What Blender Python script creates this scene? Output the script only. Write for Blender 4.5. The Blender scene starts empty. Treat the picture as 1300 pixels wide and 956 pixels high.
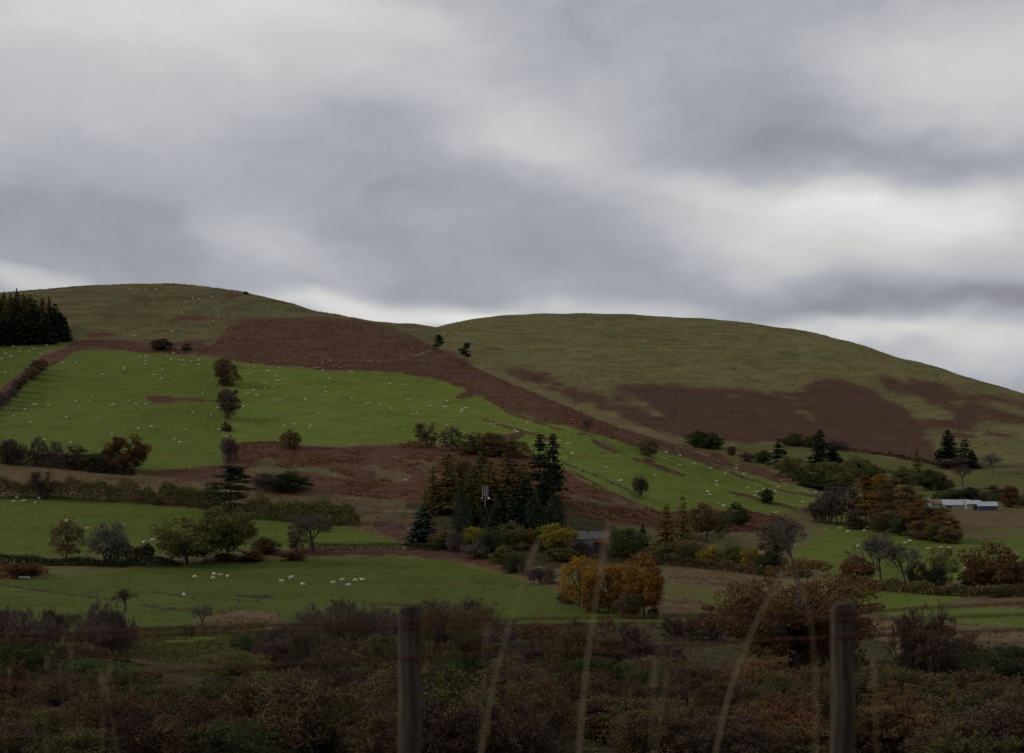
import bpy, math, random
import numpy as np

# ------------------------------------------------------------------ basics
SC = bpy.context.scene
COL = SC.collection
F, CX, V0 = 2000.0, 650.0, 715.0        # focal length in photo pixels, centre column, row of the eye level
CAMZ = 14.0                             # the valley floor lies near z = 0
rng = np.random.default_rng(7)
R = math.radians

# ------------------------------------------------------------------ numpy noise
def _h(ix, iy, s):
    n = (ix * 374761393 + iy * 668265263 + s * 974634777) & 0xFFFFFFFF
    n = ((n ^ (n >> 13)) * 1274126177) & 0xFFFFFFFF
    n = n ^ (n >> 16)
    return (n & 0xFFFFFF) / float(0xFFFFFF)

def vnoise(x, y, s=0):
    x = np.asarray(x, float); y = np.asarray(y, float)
    ix = np.floor(x).astype(np.int64); iy = np.floor(y).astype(np.int64)
    fx = x - ix; fy = y - iy
    fx = fx * fx * (3 - 2 * fx); fy = fy * fy * (3 - 2 * fy)
    a = _h(ix, iy, s); b = _h(ix + 1, iy, s); c = _h(ix, iy + 1, s); d = _h(ix + 1, iy + 1, s)
    return (a + (b - a) * fx) * (1 - fy) + (c + (d - c) * fx) * fy

def fbm(x, y, s=0, o=4):
    t = 0; a = 0.5; n = 0
    for k in range(o):
        t = t + a * vnoise(x * 2 ** k + 17.3 * k, y * 2 ** k - 9.1 * k, s + k); n += a; a *= .5
    return t / n * 2 - 1                # about -1..1

def sst(a, b, x):
    t = np.clip((x - a) / (b - a), 0, 1); return t * t * (3 - 2 * t)

# ------------------------------------------------------------------ terrain: two hills and a valley
FGY = [0, 9, 14, 30, 60, 100, 180, 250, 330, 500]
FGZ = [-1.55, -1.62, -2.1, -5.6, -10.6, -12.4, -13.3, -13.6, -12.9, -5]
AY = [200, 250, 275, 330, 420, 480, 560, 680, 850, 1000, 1150, 1500]
AV = [850, 823, 812, 793, 745, 708, 650, 570, 460, 405, 358, 262]
BY = [250, 330, 420, 500, 600, 720, 850, 980, 1120, 1280, 1480, 1800, 2200]
BV = [823, 793, 750, 718, 684, 647, 612, 582, 542, 500, 450, 398, 345]
AEU = [-900, -300, -100, 0, 60, 90, 130, 170, 220, 260, 310, 340, 370, 400, 430, 460, 500, 550, 600, 650, 700, 760, 830, 900, 960, 1030, 1060, 1100, 1150, 1250, 1400, 2300]
AEV = [520, 425, 388, 372, 366, 362, 359, 358, 360, 365, 371, 377, 384, 392, 400, 408, 418, 440, 463, 487, 508, 535, 560, 582, 600, 622, 634, 660, 690, 720, 740, 760]
BEU = [-900, 300, 400, 445, 480, 520, 553, 572, 600, 640, 700, 780, 850, 900, 950, 1000, 1050, 1080, 1120, 1160, 1200, 1250, 1300, 1400, 1700, 2300]
BEV = [520, 460, 420, 402, 407, 411, 414, 410, 404, 399, 397, 398, 402, 404, 408, 416, 425, 434, 446, 457, 468, 485, 501, 540, 590, 620]

def _layer(u, d, LY, LV, EU, EV, s):
    w = np.interp(d / s, LY, LV)
    ve = np.interp(u, EU, EV)
    de = s * np.interp(-ve, -np.array(LV, float), LY)
    r = 5.0
    x = (w - ve) / r
    v = ve - 2 + r * np.logaddexp(0, np.clip(x, -60, 60)) * 1.0
    v = np.where(x > 50, w - 2, v)
    z = (V0 - v) * d / F
    q = np.maximum(0, d - de)
    z = z - np.where(q < 146, .0012 * q * q, .0012 * 146 * 146 + .35 * (q - 146))
    return z

def zfield(X, Y):
    X = np.asarray(X, float); Y = np.asarray(Y, float)
    r = np.hypot(X, Y); th = np.arctan2(X, Y)
    tc = np.clip(th, -.62, .62)
    d = r * np.cos(tc); u = CX + F * np.tan(tc)
    zf = np.interp(d, FGY, FGZ)
    sa = 1 + .22 * sst(700, 1100, u)
    dd = np.maximum(d, 150)
    za = _layer(u, dd, AY, AV, AEU, AEV, sa)
    zb = _layer(u, dd, BY, BV, BEU, BEV, 1.0)
    k = 1.5
    zl = np.maximum(za, zb) + k * np.log1p(np.exp(-np.minimum(np.abs(za - zb), 60) / k)) - k * .0
    zl = np.maximum(zl, -14 + 0 * zl)
    t = sst(300, 360, d)
    z = zf * (1 - t) + zl * t
    far = sst(150, 500, d)
    z = z + far * (1.3 * fbm(X / 110, Y / 110, 3, 3) + .5 * fbm(X / 22, Y / 22, 5, 3)) + (1 - far) * sst(60, 120, d) * .5 * fbm(X / 30, Y / 30, 9, 3)
    z = z + sst(700, 1000, d) * (1.6 * fbm(X / 48, Y / 110, 13, 3) - 1.2 * np.exp(-(fbm(X / 80, Y / 170, 15, 2) / .16) ** 2))
    return z + CAMZ

_YS = np.concatenate([np.arange(60, 1300, 1.0), np.arange(1300, 2300, 2.5)])
def depth_at(u, v):
    """distance of the first ground met on the line of sight through a photo pixel"""
    X = (u - CX) / F * _YS
    row = V0 - (zfield(X, _YS) - CAMZ) * F / _YS
    i = np.argmax(row <= v)
    if row[i] > v: i = int(np.argmin(row))
    return float(_YS[i])

def pt(u, v):
    Y = depth_at(u, v); X = (u - CX) / F * Y
    return X, Y, float(zfield(X, Y))

# ------------------------------------------------------------------ node helpers
def newmat(name):
    m = bpy.data.materials.new(name); m.use_nodes = True
    nt = m.node_tree; nt.nodes.clear()
    return m, nt
def N(nt, typ, **kw):
    n = nt.nodes.new(typ)
    for k, v in kw.items(): setattr(n, k, v)
    return n
def setin(nt, sock, val):
    if isinstance(val, bpy.types.NodeSocket): nt.links.new(val, sock)
    else:
        if sock.type == 'RGBA' and len(val) == 3: val = (*val, 1)
        sock.default_value = val
def math_(nt, op, a, b=0.0, c=None, clamp=False):
    n = N(nt, 'ShaderNodeMath', operation=op); n.use_clamp = clamp
    setin(nt, n.inputs[0], a); setin(nt, n.inputs[1], b)
    if c is not None: setin(nt, n.inputs[2], c)
    return n.outputs[0]
def mix(nt, f, a, b):
    n = N(nt, 'ShaderNodeMix', data_type='RGBA')
    setin(nt, n.inputs['Factor'], f); setin(nt, n.inputs[6], a); setin(nt, n.inputs[7], b)
    return n.outputs[2]
def noise(nt, vec, scale, detail=4, rough=.55, out=0):
    n = N(nt, 'ShaderNodeTexNoise'); n.inputs['Scale'].default_value = scale
    n.inputs['Detail'].default_value = detail; n.inputs['Roughness'].default_value = rough
    nt.links.new(vec, n.inputs['Vector']); return n.outputs[out]
def maprange(nt, x, a, b, c=0.0, d=1.0, smooth=True):
    n = N(nt, 'ShaderNodeMapRange'); n.interpolation_type = 'SMOOTHSTEP' if smooth else 'LINEAR'
    setin(nt, n.inputs[0], x); setin(nt, n.inputs[1], a); setin(nt, n.inputs[2], b); setin(nt, n.inputs[3], c); setin(nt, n.inputs[4], d)
    return n.outputs[0]
def vscale(nt, vec, s, rot=(0, 0, 0), loc=(0, 0, 0)):
    n = N(nt, 'ShaderNodeMapping'); n.inputs['Scale'].default_value = s; n.inputs['Rotation'].default_value = rot; n.inputs['Location'].default_value = loc
    nt.links.new(vec, n.inputs['Vector']); return n.outputs[0]
def finish(nt, col, rough=.95, normal=None, spec=.15):
    p = N(nt, 'ShaderNodeBsdfPrincipled'); o = N(nt, 'ShaderNodeOutputMaterial')
    setin(nt, p.inputs['Base Color'], col); setin(nt, p.inputs['Roughness'], rough)
    p.inputs['Specular IOR Level'].default_value = spec
    if normal is not None: nt.links.new(normal, p.inputs['Normal'])
    nt.links.new(p.outputs[0], o.inputs[0]); return p

# ------------------------------------------------------------------ ground material
def ground_material():
    m, nt = newmat('ground_cover')
    tc = N(nt, 'ShaderNodeTexCoord').outputs['Object']
    a1 = N(nt, 'ShaderNodeAttribute'); a1.attribute_name = 'cover'
    a2 = N(nt, 'ShaderNodeAttribute'); a2.attribute_name = 'cover_more'
    s1 = N(nt, 'ShaderNodeSeparateColor'); nt.links.new(a1.outputs['Color'], s1.inputs[0])
    s2 = N(nt, 'ShaderNodeSeparateColor'); nt.links.new(a2.outputs['Color'], s2.inputs[0])
    big = noise(nt, tc, .012, 4, .55)
    mid = noise(nt, tc, .07, 5, .6)
    fine = noise(nt, tc, .45, 5, .65)
    vfine = noise(nt, tc, 1.6, 3, .6)
    terr = noise(nt, vscale(nt, tc, (.03, .03, .42)), 1.0, 5, .6)     # sheep tracks along the contours
    terr2 = noise(nt, vscale(nt, tc, (.10, .10, 1.1)), 1.0, 4, .6)
    # hill grass: olive, browner in patches
    h = mix(nt, maprange(nt, big, .35, .65), (.100, .092, .034), (.086, .070, .032))
    h = mix(nt, maprange(nt, terr, .42, .68), h, (.120, .098, .044))
    h = mix(nt, maprange(nt, terr2, .55, .75, 0, .7), h, (.060, .052, .024))
    h = mix(nt, maprange(nt, mid, .55, .72, 0, .7), h, (.076, .052, .028))
    h = mix(nt, maprange(nt, noise(nt, vscale(nt, tc, (.02, .012, .05)), 1.0, 5, .65), .5, .68, 0, .6), h, (.052, .056, .020))
    h = mix(nt, maprange(nt, fine, .35, .65, 0, .75), h, mix(nt, .5, h, (.04, .036, .014)))
    # pasture
    p = mix(nt, maprange(nt, big, .35, .65), (.077, .105, .018), (.066, .096, .017))
    p = mix(nt, maprange(nt, mid, .35, .75, 0, .75), p, (.090, .104, .019))
    p = mix(nt, maprange(nt, terr, .48, .66, 0, .8), p, (.062, .078, .010))
    p = mix(nt, maprange(nt, terr2, .52, .72, 0, .7), p, (.112, .114, .022))
    p = mix(nt, maprange(nt, fine, .48, .7, 0, .6), p, (.052, .062, .010))
    p = mix(nt, maprange(nt, noise(nt, vscale(nt, tc, (.09, .05, .16)), 1.0, 6, .7), .54, .72, 0, .55), p, (.082, .072, .026))
    p = mix(nt, maprange(nt, vfine, .56, .74, 0, .4), p, (.105, .108, .036))
    # duller far pasture
    d = mix(nt, maprange(nt, mid, .3, .7), (.080, .076, .021), (.066, .063, .019))
    d = mix(nt, maprange(nt, fine, .4, .8, 0, .4), d, (.04, .04, .018))
    # bracken: rust brown, broken by dark gaps and a few grassy ones
    b = mix(nt, maprange(nt, fine, .3, .68), (.040, .021, .013), (.108, .054, .027))
    b = mix(nt, maprange(nt, terr2, .35, .7, 0, .55), b, (.070, .036, .021))
    b = mix(nt, maprange(nt, big, .35, .7, 0, .8), b, (.064, .034, .027))
    b = mix(nt, maprange(nt, terr, .45, .62, 0, .65), b, (.046, .025, .019))
    b = mix(nt, maprange(nt, terr2, .56, .7, 0, .45), b, (.098, .058, .036))
    b = mix(nt, maprange(nt, vfine, .5, .75, 0, .6), b, (.112, .062, .034))
    b = mix(nt, maprange(nt, mid, .62, .78, 0, .7), b, (.075, .066, .026))
    bsc = N(nt, 'ShaderNodeVectorMath', operation='SCALE'); nt.links.new(b, bsc.inputs[0]); b2 = bsc.outputs[0]
    # rough tan grass
    r = mix(nt, maprange(nt, mid, .3, .7), (.108, .073, .038), (.086, .061, .030))
    r = mix(nt, maprange(nt, fine, .4, .7, 0, .8), r, (.052, .036, .020))
    r = mix(nt, maprange(nt, vfine, .55, .75, 0, .5), r, (.14, .11, .062))
    # scrubby ground in the bottom of the valley
    s = mix(nt, maprange(nt, mid, .3, .7), (.044, .040, .016), (.034, .024, .014))
    s = mix(nt, maprange(nt, fine, .4, .7, 0, .8), s, (.020, .015, .010))
    s = mix(nt, maprange(nt, vfine, .55, .8, 0, .6), s, (.07, .052, .026))
    # bare track
    t = mix(nt, fine, (.13, .098, .062), (.085, .062, .040))
    a3 = N(nt, 'ShaderNodeAttribute'); a3.attribute_name = 'sward_light'
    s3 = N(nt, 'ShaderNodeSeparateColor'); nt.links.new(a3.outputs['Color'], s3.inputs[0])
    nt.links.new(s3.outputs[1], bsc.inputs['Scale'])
    def edge(m, k=.9, lo=.36, hi=.64):                  # plants mingle at the edge of each patch
        return maprange(nt, math_(nt, 'ADD', m, math_(nt, 'MULTIPLY', math_(nt, 'SUBTRACT', math_(nt, 'ADD', math_(nt, 'MULTIPLY', fine, .6), math_(nt, 'MULTIPLY', vfine, .4)), .5), k)), lo, hi)
    c = mix(nt, edge(s1.outputs[1], .5), h, p)
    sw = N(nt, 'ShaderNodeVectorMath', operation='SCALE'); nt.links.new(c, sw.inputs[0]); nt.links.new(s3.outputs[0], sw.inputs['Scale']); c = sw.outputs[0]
    c = mix(nt, edge(s2.outputs[0]), c, d)
    c = mix(nt, edge(s1.outputs[2], 1.4), c, r)
    c = mix(nt, edge(s2.outputs[1], 1.2), c, s)
    c = mix(nt, edge(s1.outputs[0], 1.5, .18, .82), c, b2)
    c = mix(nt, s2.outputs[2], c, t)
    bmp = N(nt, 'ShaderNodeBump'); bmp.inputs['Strength'].default_value = .55; bmp.inputs['Distance'].default_value = 1.0
    hh = math_(nt, 'ADD', math_(nt, 'MULTIPLY', fine, .35), math_(nt, 'MULTIPLY', vfine, .2))
    nt.links.new(hh, bmp.inputs['Height'])
    finish(nt, c, .97, bmp.outputs[0], .05)
    return m

# ------------------------------------------------------------------ land cover, drawn as a map of outlines
def pip(px, py, poly):
    inside = np.zeros(px.shape, bool)
    n = len(poly); j = n - 1
    for i in range(n):
        xi, yi = poly[i]; xj, yj = poly[j]
        c = ((yi > py) != (yj > py))
        with np.errstate(divide='ignore', invalid='ignore'):
            xx = (xj - xi) * (py - yi) / (yj - yi + 1e-12) + xi
        inside ^= c & (px < xx); j = i
    return inside
def near(px, py, line, w):
    m = np.zeros(px.shape, bool)
    for (x0, y0), (x1, y1) in zip(line[:-1], line[1:]):
        dx, dy = x1 - x0, y1 - y0; L = dx * dx + dy * dy
        t = np.clip(((px - x0) * dx + (py - y0) * dy) / L, 0, 1)
        m |= np.hypot(px - x0 - t * dx, py - y0 - t * dy) < w
    return m

PASTURE = [
 [(-300, 640), (-200, 560), (0, 514), (30, 489), (60, 463), (95, 447), (140, 443), (275, 455), (300, 460), (400, 470), (480, 472), (540, 478), (585, 492), (640, 520), (700, 535), (800, 565), (900, 590), (1040, 624), (1048, 636), (1000, 652), (960, 652), (900, 645), (850, 652), (810, 645), (760, 625), (720, 602), (690, 582), (640, 566), (560, 561), (500, 563), (400, 567), (350, 561), (290, 564), (281, 590), (230, 598), (170, 600), (100, 590), (0, 588)],
 [(-300, 480), (-100, 450), (0, 439), (88, 434), (60, 446), (20, 478), (0, 494), (-200, 540)],
 [(-300, 640), (0, 633), (60, 631), (200, 641), (330, 656), (420, 663), (470, 672), (516, 693), (400, 693), (330, 697), (240, 702), (0, 706), (-300, 712)],
 [(-300, 760), (0, 736), (100, 730), (220, 716), (370, 709), (500, 708), (570, 712), (640, 730), (700, 750), (760, 765), (830, 775), (862, 782), (830, 797), (760, 802), (620, 800), (420, 812), (300, 838), (120, 846), (0, 830), (-300, 830)],
 [(1000, 706), (1035, 682), (1062, 658), (1130, 662), (1200, 676), (1235, 684), (1300, 680), (1600, 690), (1600, 750), (1300, 738), (1100, 738), (1020, 722)],
 [(1085, 744), (1150, 748), (1230, 757), (1200, 765), (1300, 774), (1600, 780), (1600, 800), (1300, 797), (1200, 790), (1090, 776)],
 [(1228, 676), (1300, 662), (1500, 666), (1500, 672), (1300, 672)],
]
DULL = [
 [(990, 598), (1060, 606), (1130, 606), (1240, 628), (1180, 646), (1100, 640), (1050, 632), (1000, 612)],
 [(896, 571), (940, 563), (1000, 566), (1100, 577), (1190, 590), (1186, 606), (1100, 604), (1000, 603), (930, 590)],
 [(1186, 604), (1230, 598), (1300, 596), (1500, 600), (1500, 640), (1300, 634), (1240, 626), (1190, 624)],
 [(1248, 638), (1300, 640), (1500, 644), (1500, 650), (1300, 650)],
 [(640, 652), (720, 645), (800, 660), (790, 672), (720, 690), (640, 690)],
 [(850, 742), (900, 738), (990, 752), (1000, 790), (860, 790), (830, 775)],
 [(800, 790), (900, 790), (940, 806), (930, 830), (860, 826), (800, 806)],
]
ROUGH = [
 [(300, 600), (400, 600), (480, 615), (560, 628), (640, 640), (640, 652), (430, 648), (330, 656), (300, 640)],
 [(-300, 590), (0, 588), (60, 592), (170, 605), (290, 613), (300, 640), (170, 630), (0, 618), (-300, 620)],
 [(430, 640), (500, 632), (560, 640), (640, 650), (640, 690), (520, 690), (440, 668)],
 [(1150, 640), (1180, 644), (1300, 649), (1500, 655), (1500, 668), (1300, 668), (1230, 670), (1180, 664)],
 [(840, 716), (900, 722), (990, 735), (1010, 770), (960, 765), (900, 745), (850, 742)],
 [(820, 760), (870, 755), (900, 770), (860, 782), (830, 776)],
 [(1230, 757), (1300, 760), (1600, 765), (1600, 778), (1300, 773), (1200, 765)],
 [(1090, 778), (1200, 792), (1300, 799), (1700, 800), (1700, 900), (1200, 900), (1150, 850), (1100, 800)],
 [(960, 595), (1040, 605), (1060, 640), (1045, 624), (900, 586)],
]
BRACKEN = [
 [(84, 437), (120, 430), (200, 436), (280, 440), (300, 457), (270, 454), (130, 443), (92, 448)],
 [(265, 448), (290, 416), (330, 407), (400, 403), (450, 407), (500, 419), (550, 440), (600, 461), (655, 491), (700, 510), (760, 533), (830, 556), (900, 574), (1040, 620), (1040, 625), (900, 589), (800, 566), (700, 537), (640, 521), (590, 493), (540, 477), (480, 471), (400, 469), (300, 459)],
 [(758, 487), (850, 487), (930, 493), (1000, 501), (1035, 481), (1080, 482), (1110, 496), (1140, 514), (1165, 545), (1190, 575), (1188, 588), (1100, 574), (1000, 563), (900, 561), (865, 546), (820, 514)],
 [(1113, 484), (1180, 486), (1240, 496), (1300, 507), (1450, 550), (1450, 556), (1300, 519), (1250, 511), (1180, 510), (1130, 500)],
 [(1175, 512), (1205, 511), (1215, 517), (1185, 519)], [(1238, 526), (1300, 530), (1400, 550), (1300, 540), (1250, 534)], [(1245, 548), (1280, 552), (1290, 559), (1250, 556)],
 [(560, 437), (620, 463), (700, 478), (745, 497), (800, 513), (850, 537), (905, 565), (830, 548), (760, 523), (700, 500), (640, 474), (590, 452)],
 [(283, 572), (300, 562), (345, 561), (400, 568), (500, 565), (560, 571), (640, 575), (690, 585), (740, 610), (800, 640), (850, 652), (940, 648), (1000, 655), (1020, 672), (960, 675), (860, 672), (800, 668), (740, 660), (700, 652), (620, 640), (540, 625), (470, 612), (400, 596), (340, 592), (290, 600)],
 [(170, 599), (230, 598), (290, 590), (320, 605), (290, 618), (200, 608)],
 [(165, 628), (280, 640), (340, 652), (330, 657), (200, 642), (150, 634)],
 [(-100, 520), (0, 498), (48, 455), (86, 440), (96, 448), (60, 466), (30, 492), (0, 518), (-100, 560)],
 [(180, 503), (230, 502), (276, 506), (276, 512), (230, 510), (190, 509)],
 [(-100, 722), (0, 719), (60, 722), (60, 730), (0, 736), (-100, 740)],
 [(250, 708), (300, 703), (400, 699), (560, 698), (640, 716), (720, 745), (640, 730), (570, 712), (500, 707), (370, 708), (260, 714)],
 [(470, 662), (520, 668), (518, 690), (480, 676)],
 [(300, 607), (380, 600), (470, 614), (560, 630), (610, 642), (520, 638), (440, 630), (380, 622), (320, 628)],
 [(210, 404), (250, 398), (262, 402), (225, 410)], [(130, 376), (180, 374), (220, 380), (170, 384)],
]
SCRUB = [[(-400, 830), (0, 815), (100, 842), (300, 834), (360, 800), (620, 796), (860, 796), (1000, 800), (1100, 800), (1150, 850), (1200, 900), (1700, 905), (1700, 1400), (-900, 1400)],
         [(515, 640), (720, 640), (820, 690), (1000, 710), (990, 728), (830, 712), (700, 722), (560, 705)]]
BANKS = [([(640, 523), (715, 548), (740, 555), (790, 580), (850, 598), (920, 625), (985, 641), (1030, 650)], 2.0),
         ([(790, 556), (870, 580), (940, 606), (1000, 626), (1040, 632)], 1.6),
         ([(600, 530), (640, 542), (700, 560), (722, 582)], 1.6), ([(690, 580), (730, 603), (800, 640)], 2.0),
         ([(283, 452), (284, 500), (287, 560), (284, 592)], 1.3), ([(720, 540), (790, 575)], .9), ([(655, 547), (740, 577), (815, 610)], .6), ([(745, 563), (830, 594), (880, 612)], .6), ([(835, 577), (930, 609), (1010, 634)], .6), ([(862, 566), (960, 600), (1005, 618)], .5), ([(700, 545), (765, 560), (800, 572)], .5), ([(560, 500), (640, 535), (690, 548)], .5)]
DITCH = [([(0, 741), (40, 748), (90, 755), (160, 762)], 1.0), ([(110, 752), (200, 752), (260, 761), (330, 763)], 1.0), ([(470, 766), (500, 767), (520, 768)], 1.8), ([(180, 768), (260, 778)], 1.2), ([(300, 757), (350, 758)], 1.4)]
TRACKS = [([(600, 464), (660, 492), (720, 516), (770, 538), (850, 560), (900, 580)], 1.5), ([(405, 455), (480, 459), (520, 455), (552, 443)], 1.0),
          ([(680, 648), (760, 657), (800, 655)], .9), ([(500, 580), (545, 600), (560, 610)], 1.1), ([(455, 645), (560, 655)], 1.2),
          ([(760, 488), (800, 510), (850, 535)], .0)]

def build_ground():
    us = np.concatenate([np.arange(-60, 1361, 1.45)])
    th = np.arctan((us - CX) / F)
    left = np.linspace(-math.pi, th[0], 70)[:-1]; right = np.linspace(th[-1], math.pi, 70)[1:-1]
    g = lambda t0, a: t0
    th = np.concatenate([left, th, right])
    rr = np.concatenate([np.array([.3, 1, 2, 3, 4.5, 6, 7.5, 9, 10.5, 12, 14, 17, 21, 26, 32, 38, 45, 52, 60, 68, 76, 84]),
                         np.arange(90, 330, 2.2), np.arange(330, 1200, 1.7), np.arange(1200, 1950, 4.0), np.array([2000, 2100, 2300, 2600, 3200, 4200, 6000])])
    nr, nc = len(rr), len(th)
    T, Rr = np.meshgrid(th, rr)
    X = Rr * np.sin(T); Y = Rr * np.cos(T)
    Z = zfield(X, Y)
    tc = np.clip(T, -.62, .62); d = np.maximum(Rr * np.cos(tc), 1)
    u = CX + F * np.tan(tc); v = V0 - (Z - CAMZ) * F / d
    # ragged edges: the outlines wander a few metres either way
    k = np.clip(d / 700, .4, 2)
    ju = u + 5 * fbm(X / 14, Y / 14, 21, 4) + 3.0 * fbm(X / 3.5, Y / 3.5, 25, 2)
    jv = v + 2.6 * fbm(X / 12, Y / 12, 31, 4) + 1.6 * fbm(X / 3.5, Y / 3.5, 35, 2)
    iu = u + 1.5 * fbm(X / 9, Y / 9, 41, 3); iv = v + .7 * fbm(X / 9, Y / 9, 45, 3)
    def union(polys, a, b):
        m = np.zeros(u.shape, bool)
        for p in polys: m |= pip(a, b, p)
        return m
    past = union(PASTURE, iu, iv); dull = union(DULL, ju, jv); rough = union(ROUGH, ju, jv)
    ru = ju + 12 * fbm(X / 35, Y / 35, 91, 3); rv = jv + 6 * fbm(X / 30, Y / 30, 95, 3); rough = union(ROUGH, ru, rv)
    brk = union(BRACKEN, ju * .5 + (u + 14 * fbm(X / 40, Y / 40, 51, 4)) * .5, jv * .5 + (v + 7 * fbm(X / 30, Y / 30, 55, 4)) * .5); scr = union(SCRUB, ju, jv) | (d < 150)
    brk |= (pip(u, v, [(120, 372), (300, 372), (330, 400), (280, 440), (100, 440)]) & (fbm(X / 60, Y / 25, 61, 4) > .36) & (fbm(X / 7, Y / 9, 63, 3) > -.1))
    brk |= (pip(u, v, [(1100, 470), (1400, 520), (1400, 600), (1190, 590), (1150, 520)]) & (fbm(X / 45, Y / 40, 65, 4) > .27))
    # grassy islands in the bracken
    rough |= pip(ru, rv, [(245, 786), (300, 770), (350, 775), (362, 797), (300, 803), (250, 797)]) & (fbm(X / 9, Y / 16, 93, 3) > -.05)
    isl = fbm(X / 26, Y / 26, 71, 4)
    brk &= ~((isl > .36) & pip(u, v, [(560, 430), (700, 470), (860, 535), (900, 575), (700, 520), (600, 470)]))
    rough |= pip(u, v, [(290, 570), (700, 590), (860, 660), (700, 660), (460, 640), (300, 640)]) & (isl > .26)
    brk &= ~(pip(u, v, [(300, 580), (640, 590), (860, 660), (700, 660), (460, 640), (300, 640)]) & (isl > .33))
    brk |= past & (fbm(X / 30, Y / 12, 75, 4) > .47) & (u > 520) & (v > 480) & (v < 640)
    bank = np.zeros(u.shape, bool); ditch = np.zeros(u.shape, bool); trk = np.zeros(u.shape, bool)
    for l, w in BANKS: bank |= near(iu, iv, l, w)
    for l, w in DITCH: ditch |= near(iu, iv, l, w)
    for l, w in TRACKS:
        if w > 0: trk |= near(iu, iv, l, w)
    front = (Rr < 60)
    scr |= ditch
    past = past & ~front; brk = (brk | bank) & ~trk
    # relief of the plants themselves
    f1 = fbm(X / 2.6, Y / 2.6, 81, 3); f2 = fbm(X / 6.0, Y / 6.0, 85, 3)
    def soft(m, k=3):
        m = m.astype(float)
        for _ in range(k):
            m[1:-1] = (m[:-2] + m[1:-1] * 2 + m[2:]) / 4; m[:, 1:-1] = (m[:, :-2] + m[:, 1:-1] * 2 + m[:, 2:]) / 4
        return m
    Zr = Z + soft(brk, 4) * (.55 + .55 * f1 + .3 * f2) + (rough & ~brk) * (.22 + .25 * f1) + (scr & ~brk) * sst(50, 110, d) * (.4 + .5 * f1 + .35 * f2) + past * .10 * f1 - ditch * .5
    Zr = Zr + (~(past | dull | brk | rough | scr)) * (.34 * f2 + .26 * f1) + soft(bank, 5) * .5
    n = nr * nc
    co = np.stack([X, Y, Zr], -1).reshape(-1, 3).astype(np.float32)
    I = np.arange(n).reshape(nr, nc); J = np.roll(I, -1, 1)
    q = np.stack([I[:-1], I[1:], J[1:], J[:-1]], -1).reshape(-1, 4)
    q = q[:, ::-1]
    me = bpy.data.meshes.new('ground')
    me.vertices.add(n + 1); co = np.vstack([co, [[0, 0, CAMZ - 1.55]]]); me.vertices.foreach_set('co', co.ravel())
    tri = np.stack([np.full(nc, n), I[0], J[0]], -1)[:, ::-1]
    loops = np.concatenate([q.ravel(), tri.ravel()]).astype(np.int32)
    starts = np.concatenate([np.arange(len(q)) * 4, len(q) * 4 + np.arange(len(tri)) * 3]).astype(np.int32)
    me.loops.add(len(loops)); me.loops.foreach_set('vertex_index', loops)
    me.polygons.add(len(starts)); me.polygons.foreach_set('loop_start', starts)
    me.update(calc_edges=True)
    me.polygons.foreach_set('use_smooth', np.ones(len(starts), bool))
    def attr(name, chans):
        a = me.attributes.new(name, 'FLOAT_COLOR', 'POINT')
        arr = np.zeros((n + 1, 4), np.float32); arr[:, 3] = 1
        for i, c in enumerate(chans): arr[:n, i] = c.reshape(-1)
        a.data.foreach_set('color', arr.ravel())
    def soft(m, k=3):
        m = m.astype(float)
        for _ in range(k):
            m[1:-1] = (m[:-2] + m[1:-1] * 2 + m[2:]) / 4; m[:, 1:-1] = (m[:, :-2] + m[:, 1:-1] * 2 + m[:, 2:]) / 4
        return m
    sward_light = np.ones(u.shape)            # patchy sun painted into each field's grass colour; right hill's drier grass paler
    sward_light[past & (v > 628) & (u < 560)] = .86; sward_light[past & (v > 706) & (u < 900)] = .70; sward_light[past & (u > 284) & (v < 660) & (v > 450)] = 1.22
    sward_light[past & (u > 990) & (v > 655)] = .95; sward_light[past & (u < 60) & (v < 520)] = .85
    right = (u > 560) & (v < 640) & (d > 950); sward_light[~past & right] = 1.18
    sward_light = soft(sward_light, 6)
    attr('sward_light', [sward_light, np.where(right, .80, 1.0), sward_light])
    b0 = brk & ~bank
    wn = sst(850, 1000, d); ba = soft(b0, 10); bb = soft(b0, 44); bs = ba * (1 - wn) + bb * wn
    nz = .30 * fbm(X / 16, Y / 26, 111, 4) + .16 * fbm(X / 4.5, Y / 7, 115, 3)
    bv = sst(.30, .70, ba * .95 + nz) * (1 - wn) + np.clip(bb * .98 + nz * 1.25, 0, 1) * wn
    hole = fbm(X / 20, Y / 34, 117, 4)
    bv = bv * (1 - .7 * sst(.36, .58, hole) * (1 - .45 * wn)) * (bs > .02)
    bv = np.maximum(bv, soft(bank, 2) * sst(-.45, -.1, fbm(X / 8, Y / 8, 119, 3)))
    rs = soft(rough, 8); rv_ = sst(.32, .68, rs * .95 + .3 * fbm(X / 12, Y / 18, 121, 4)) * (rs > .02)
    attr('cover', [bv, soft(past, 2), rv_]); attr('cover_more', [soft(dull, 4), soft(scr, 4), soft(trk, 1)])
    me.materials.append(ground_material())
    o = bpy.data.objects.new('ground', me); COL.objects.link(o); o['kind'] = 'structure'
    me.validate()
    return o

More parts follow.
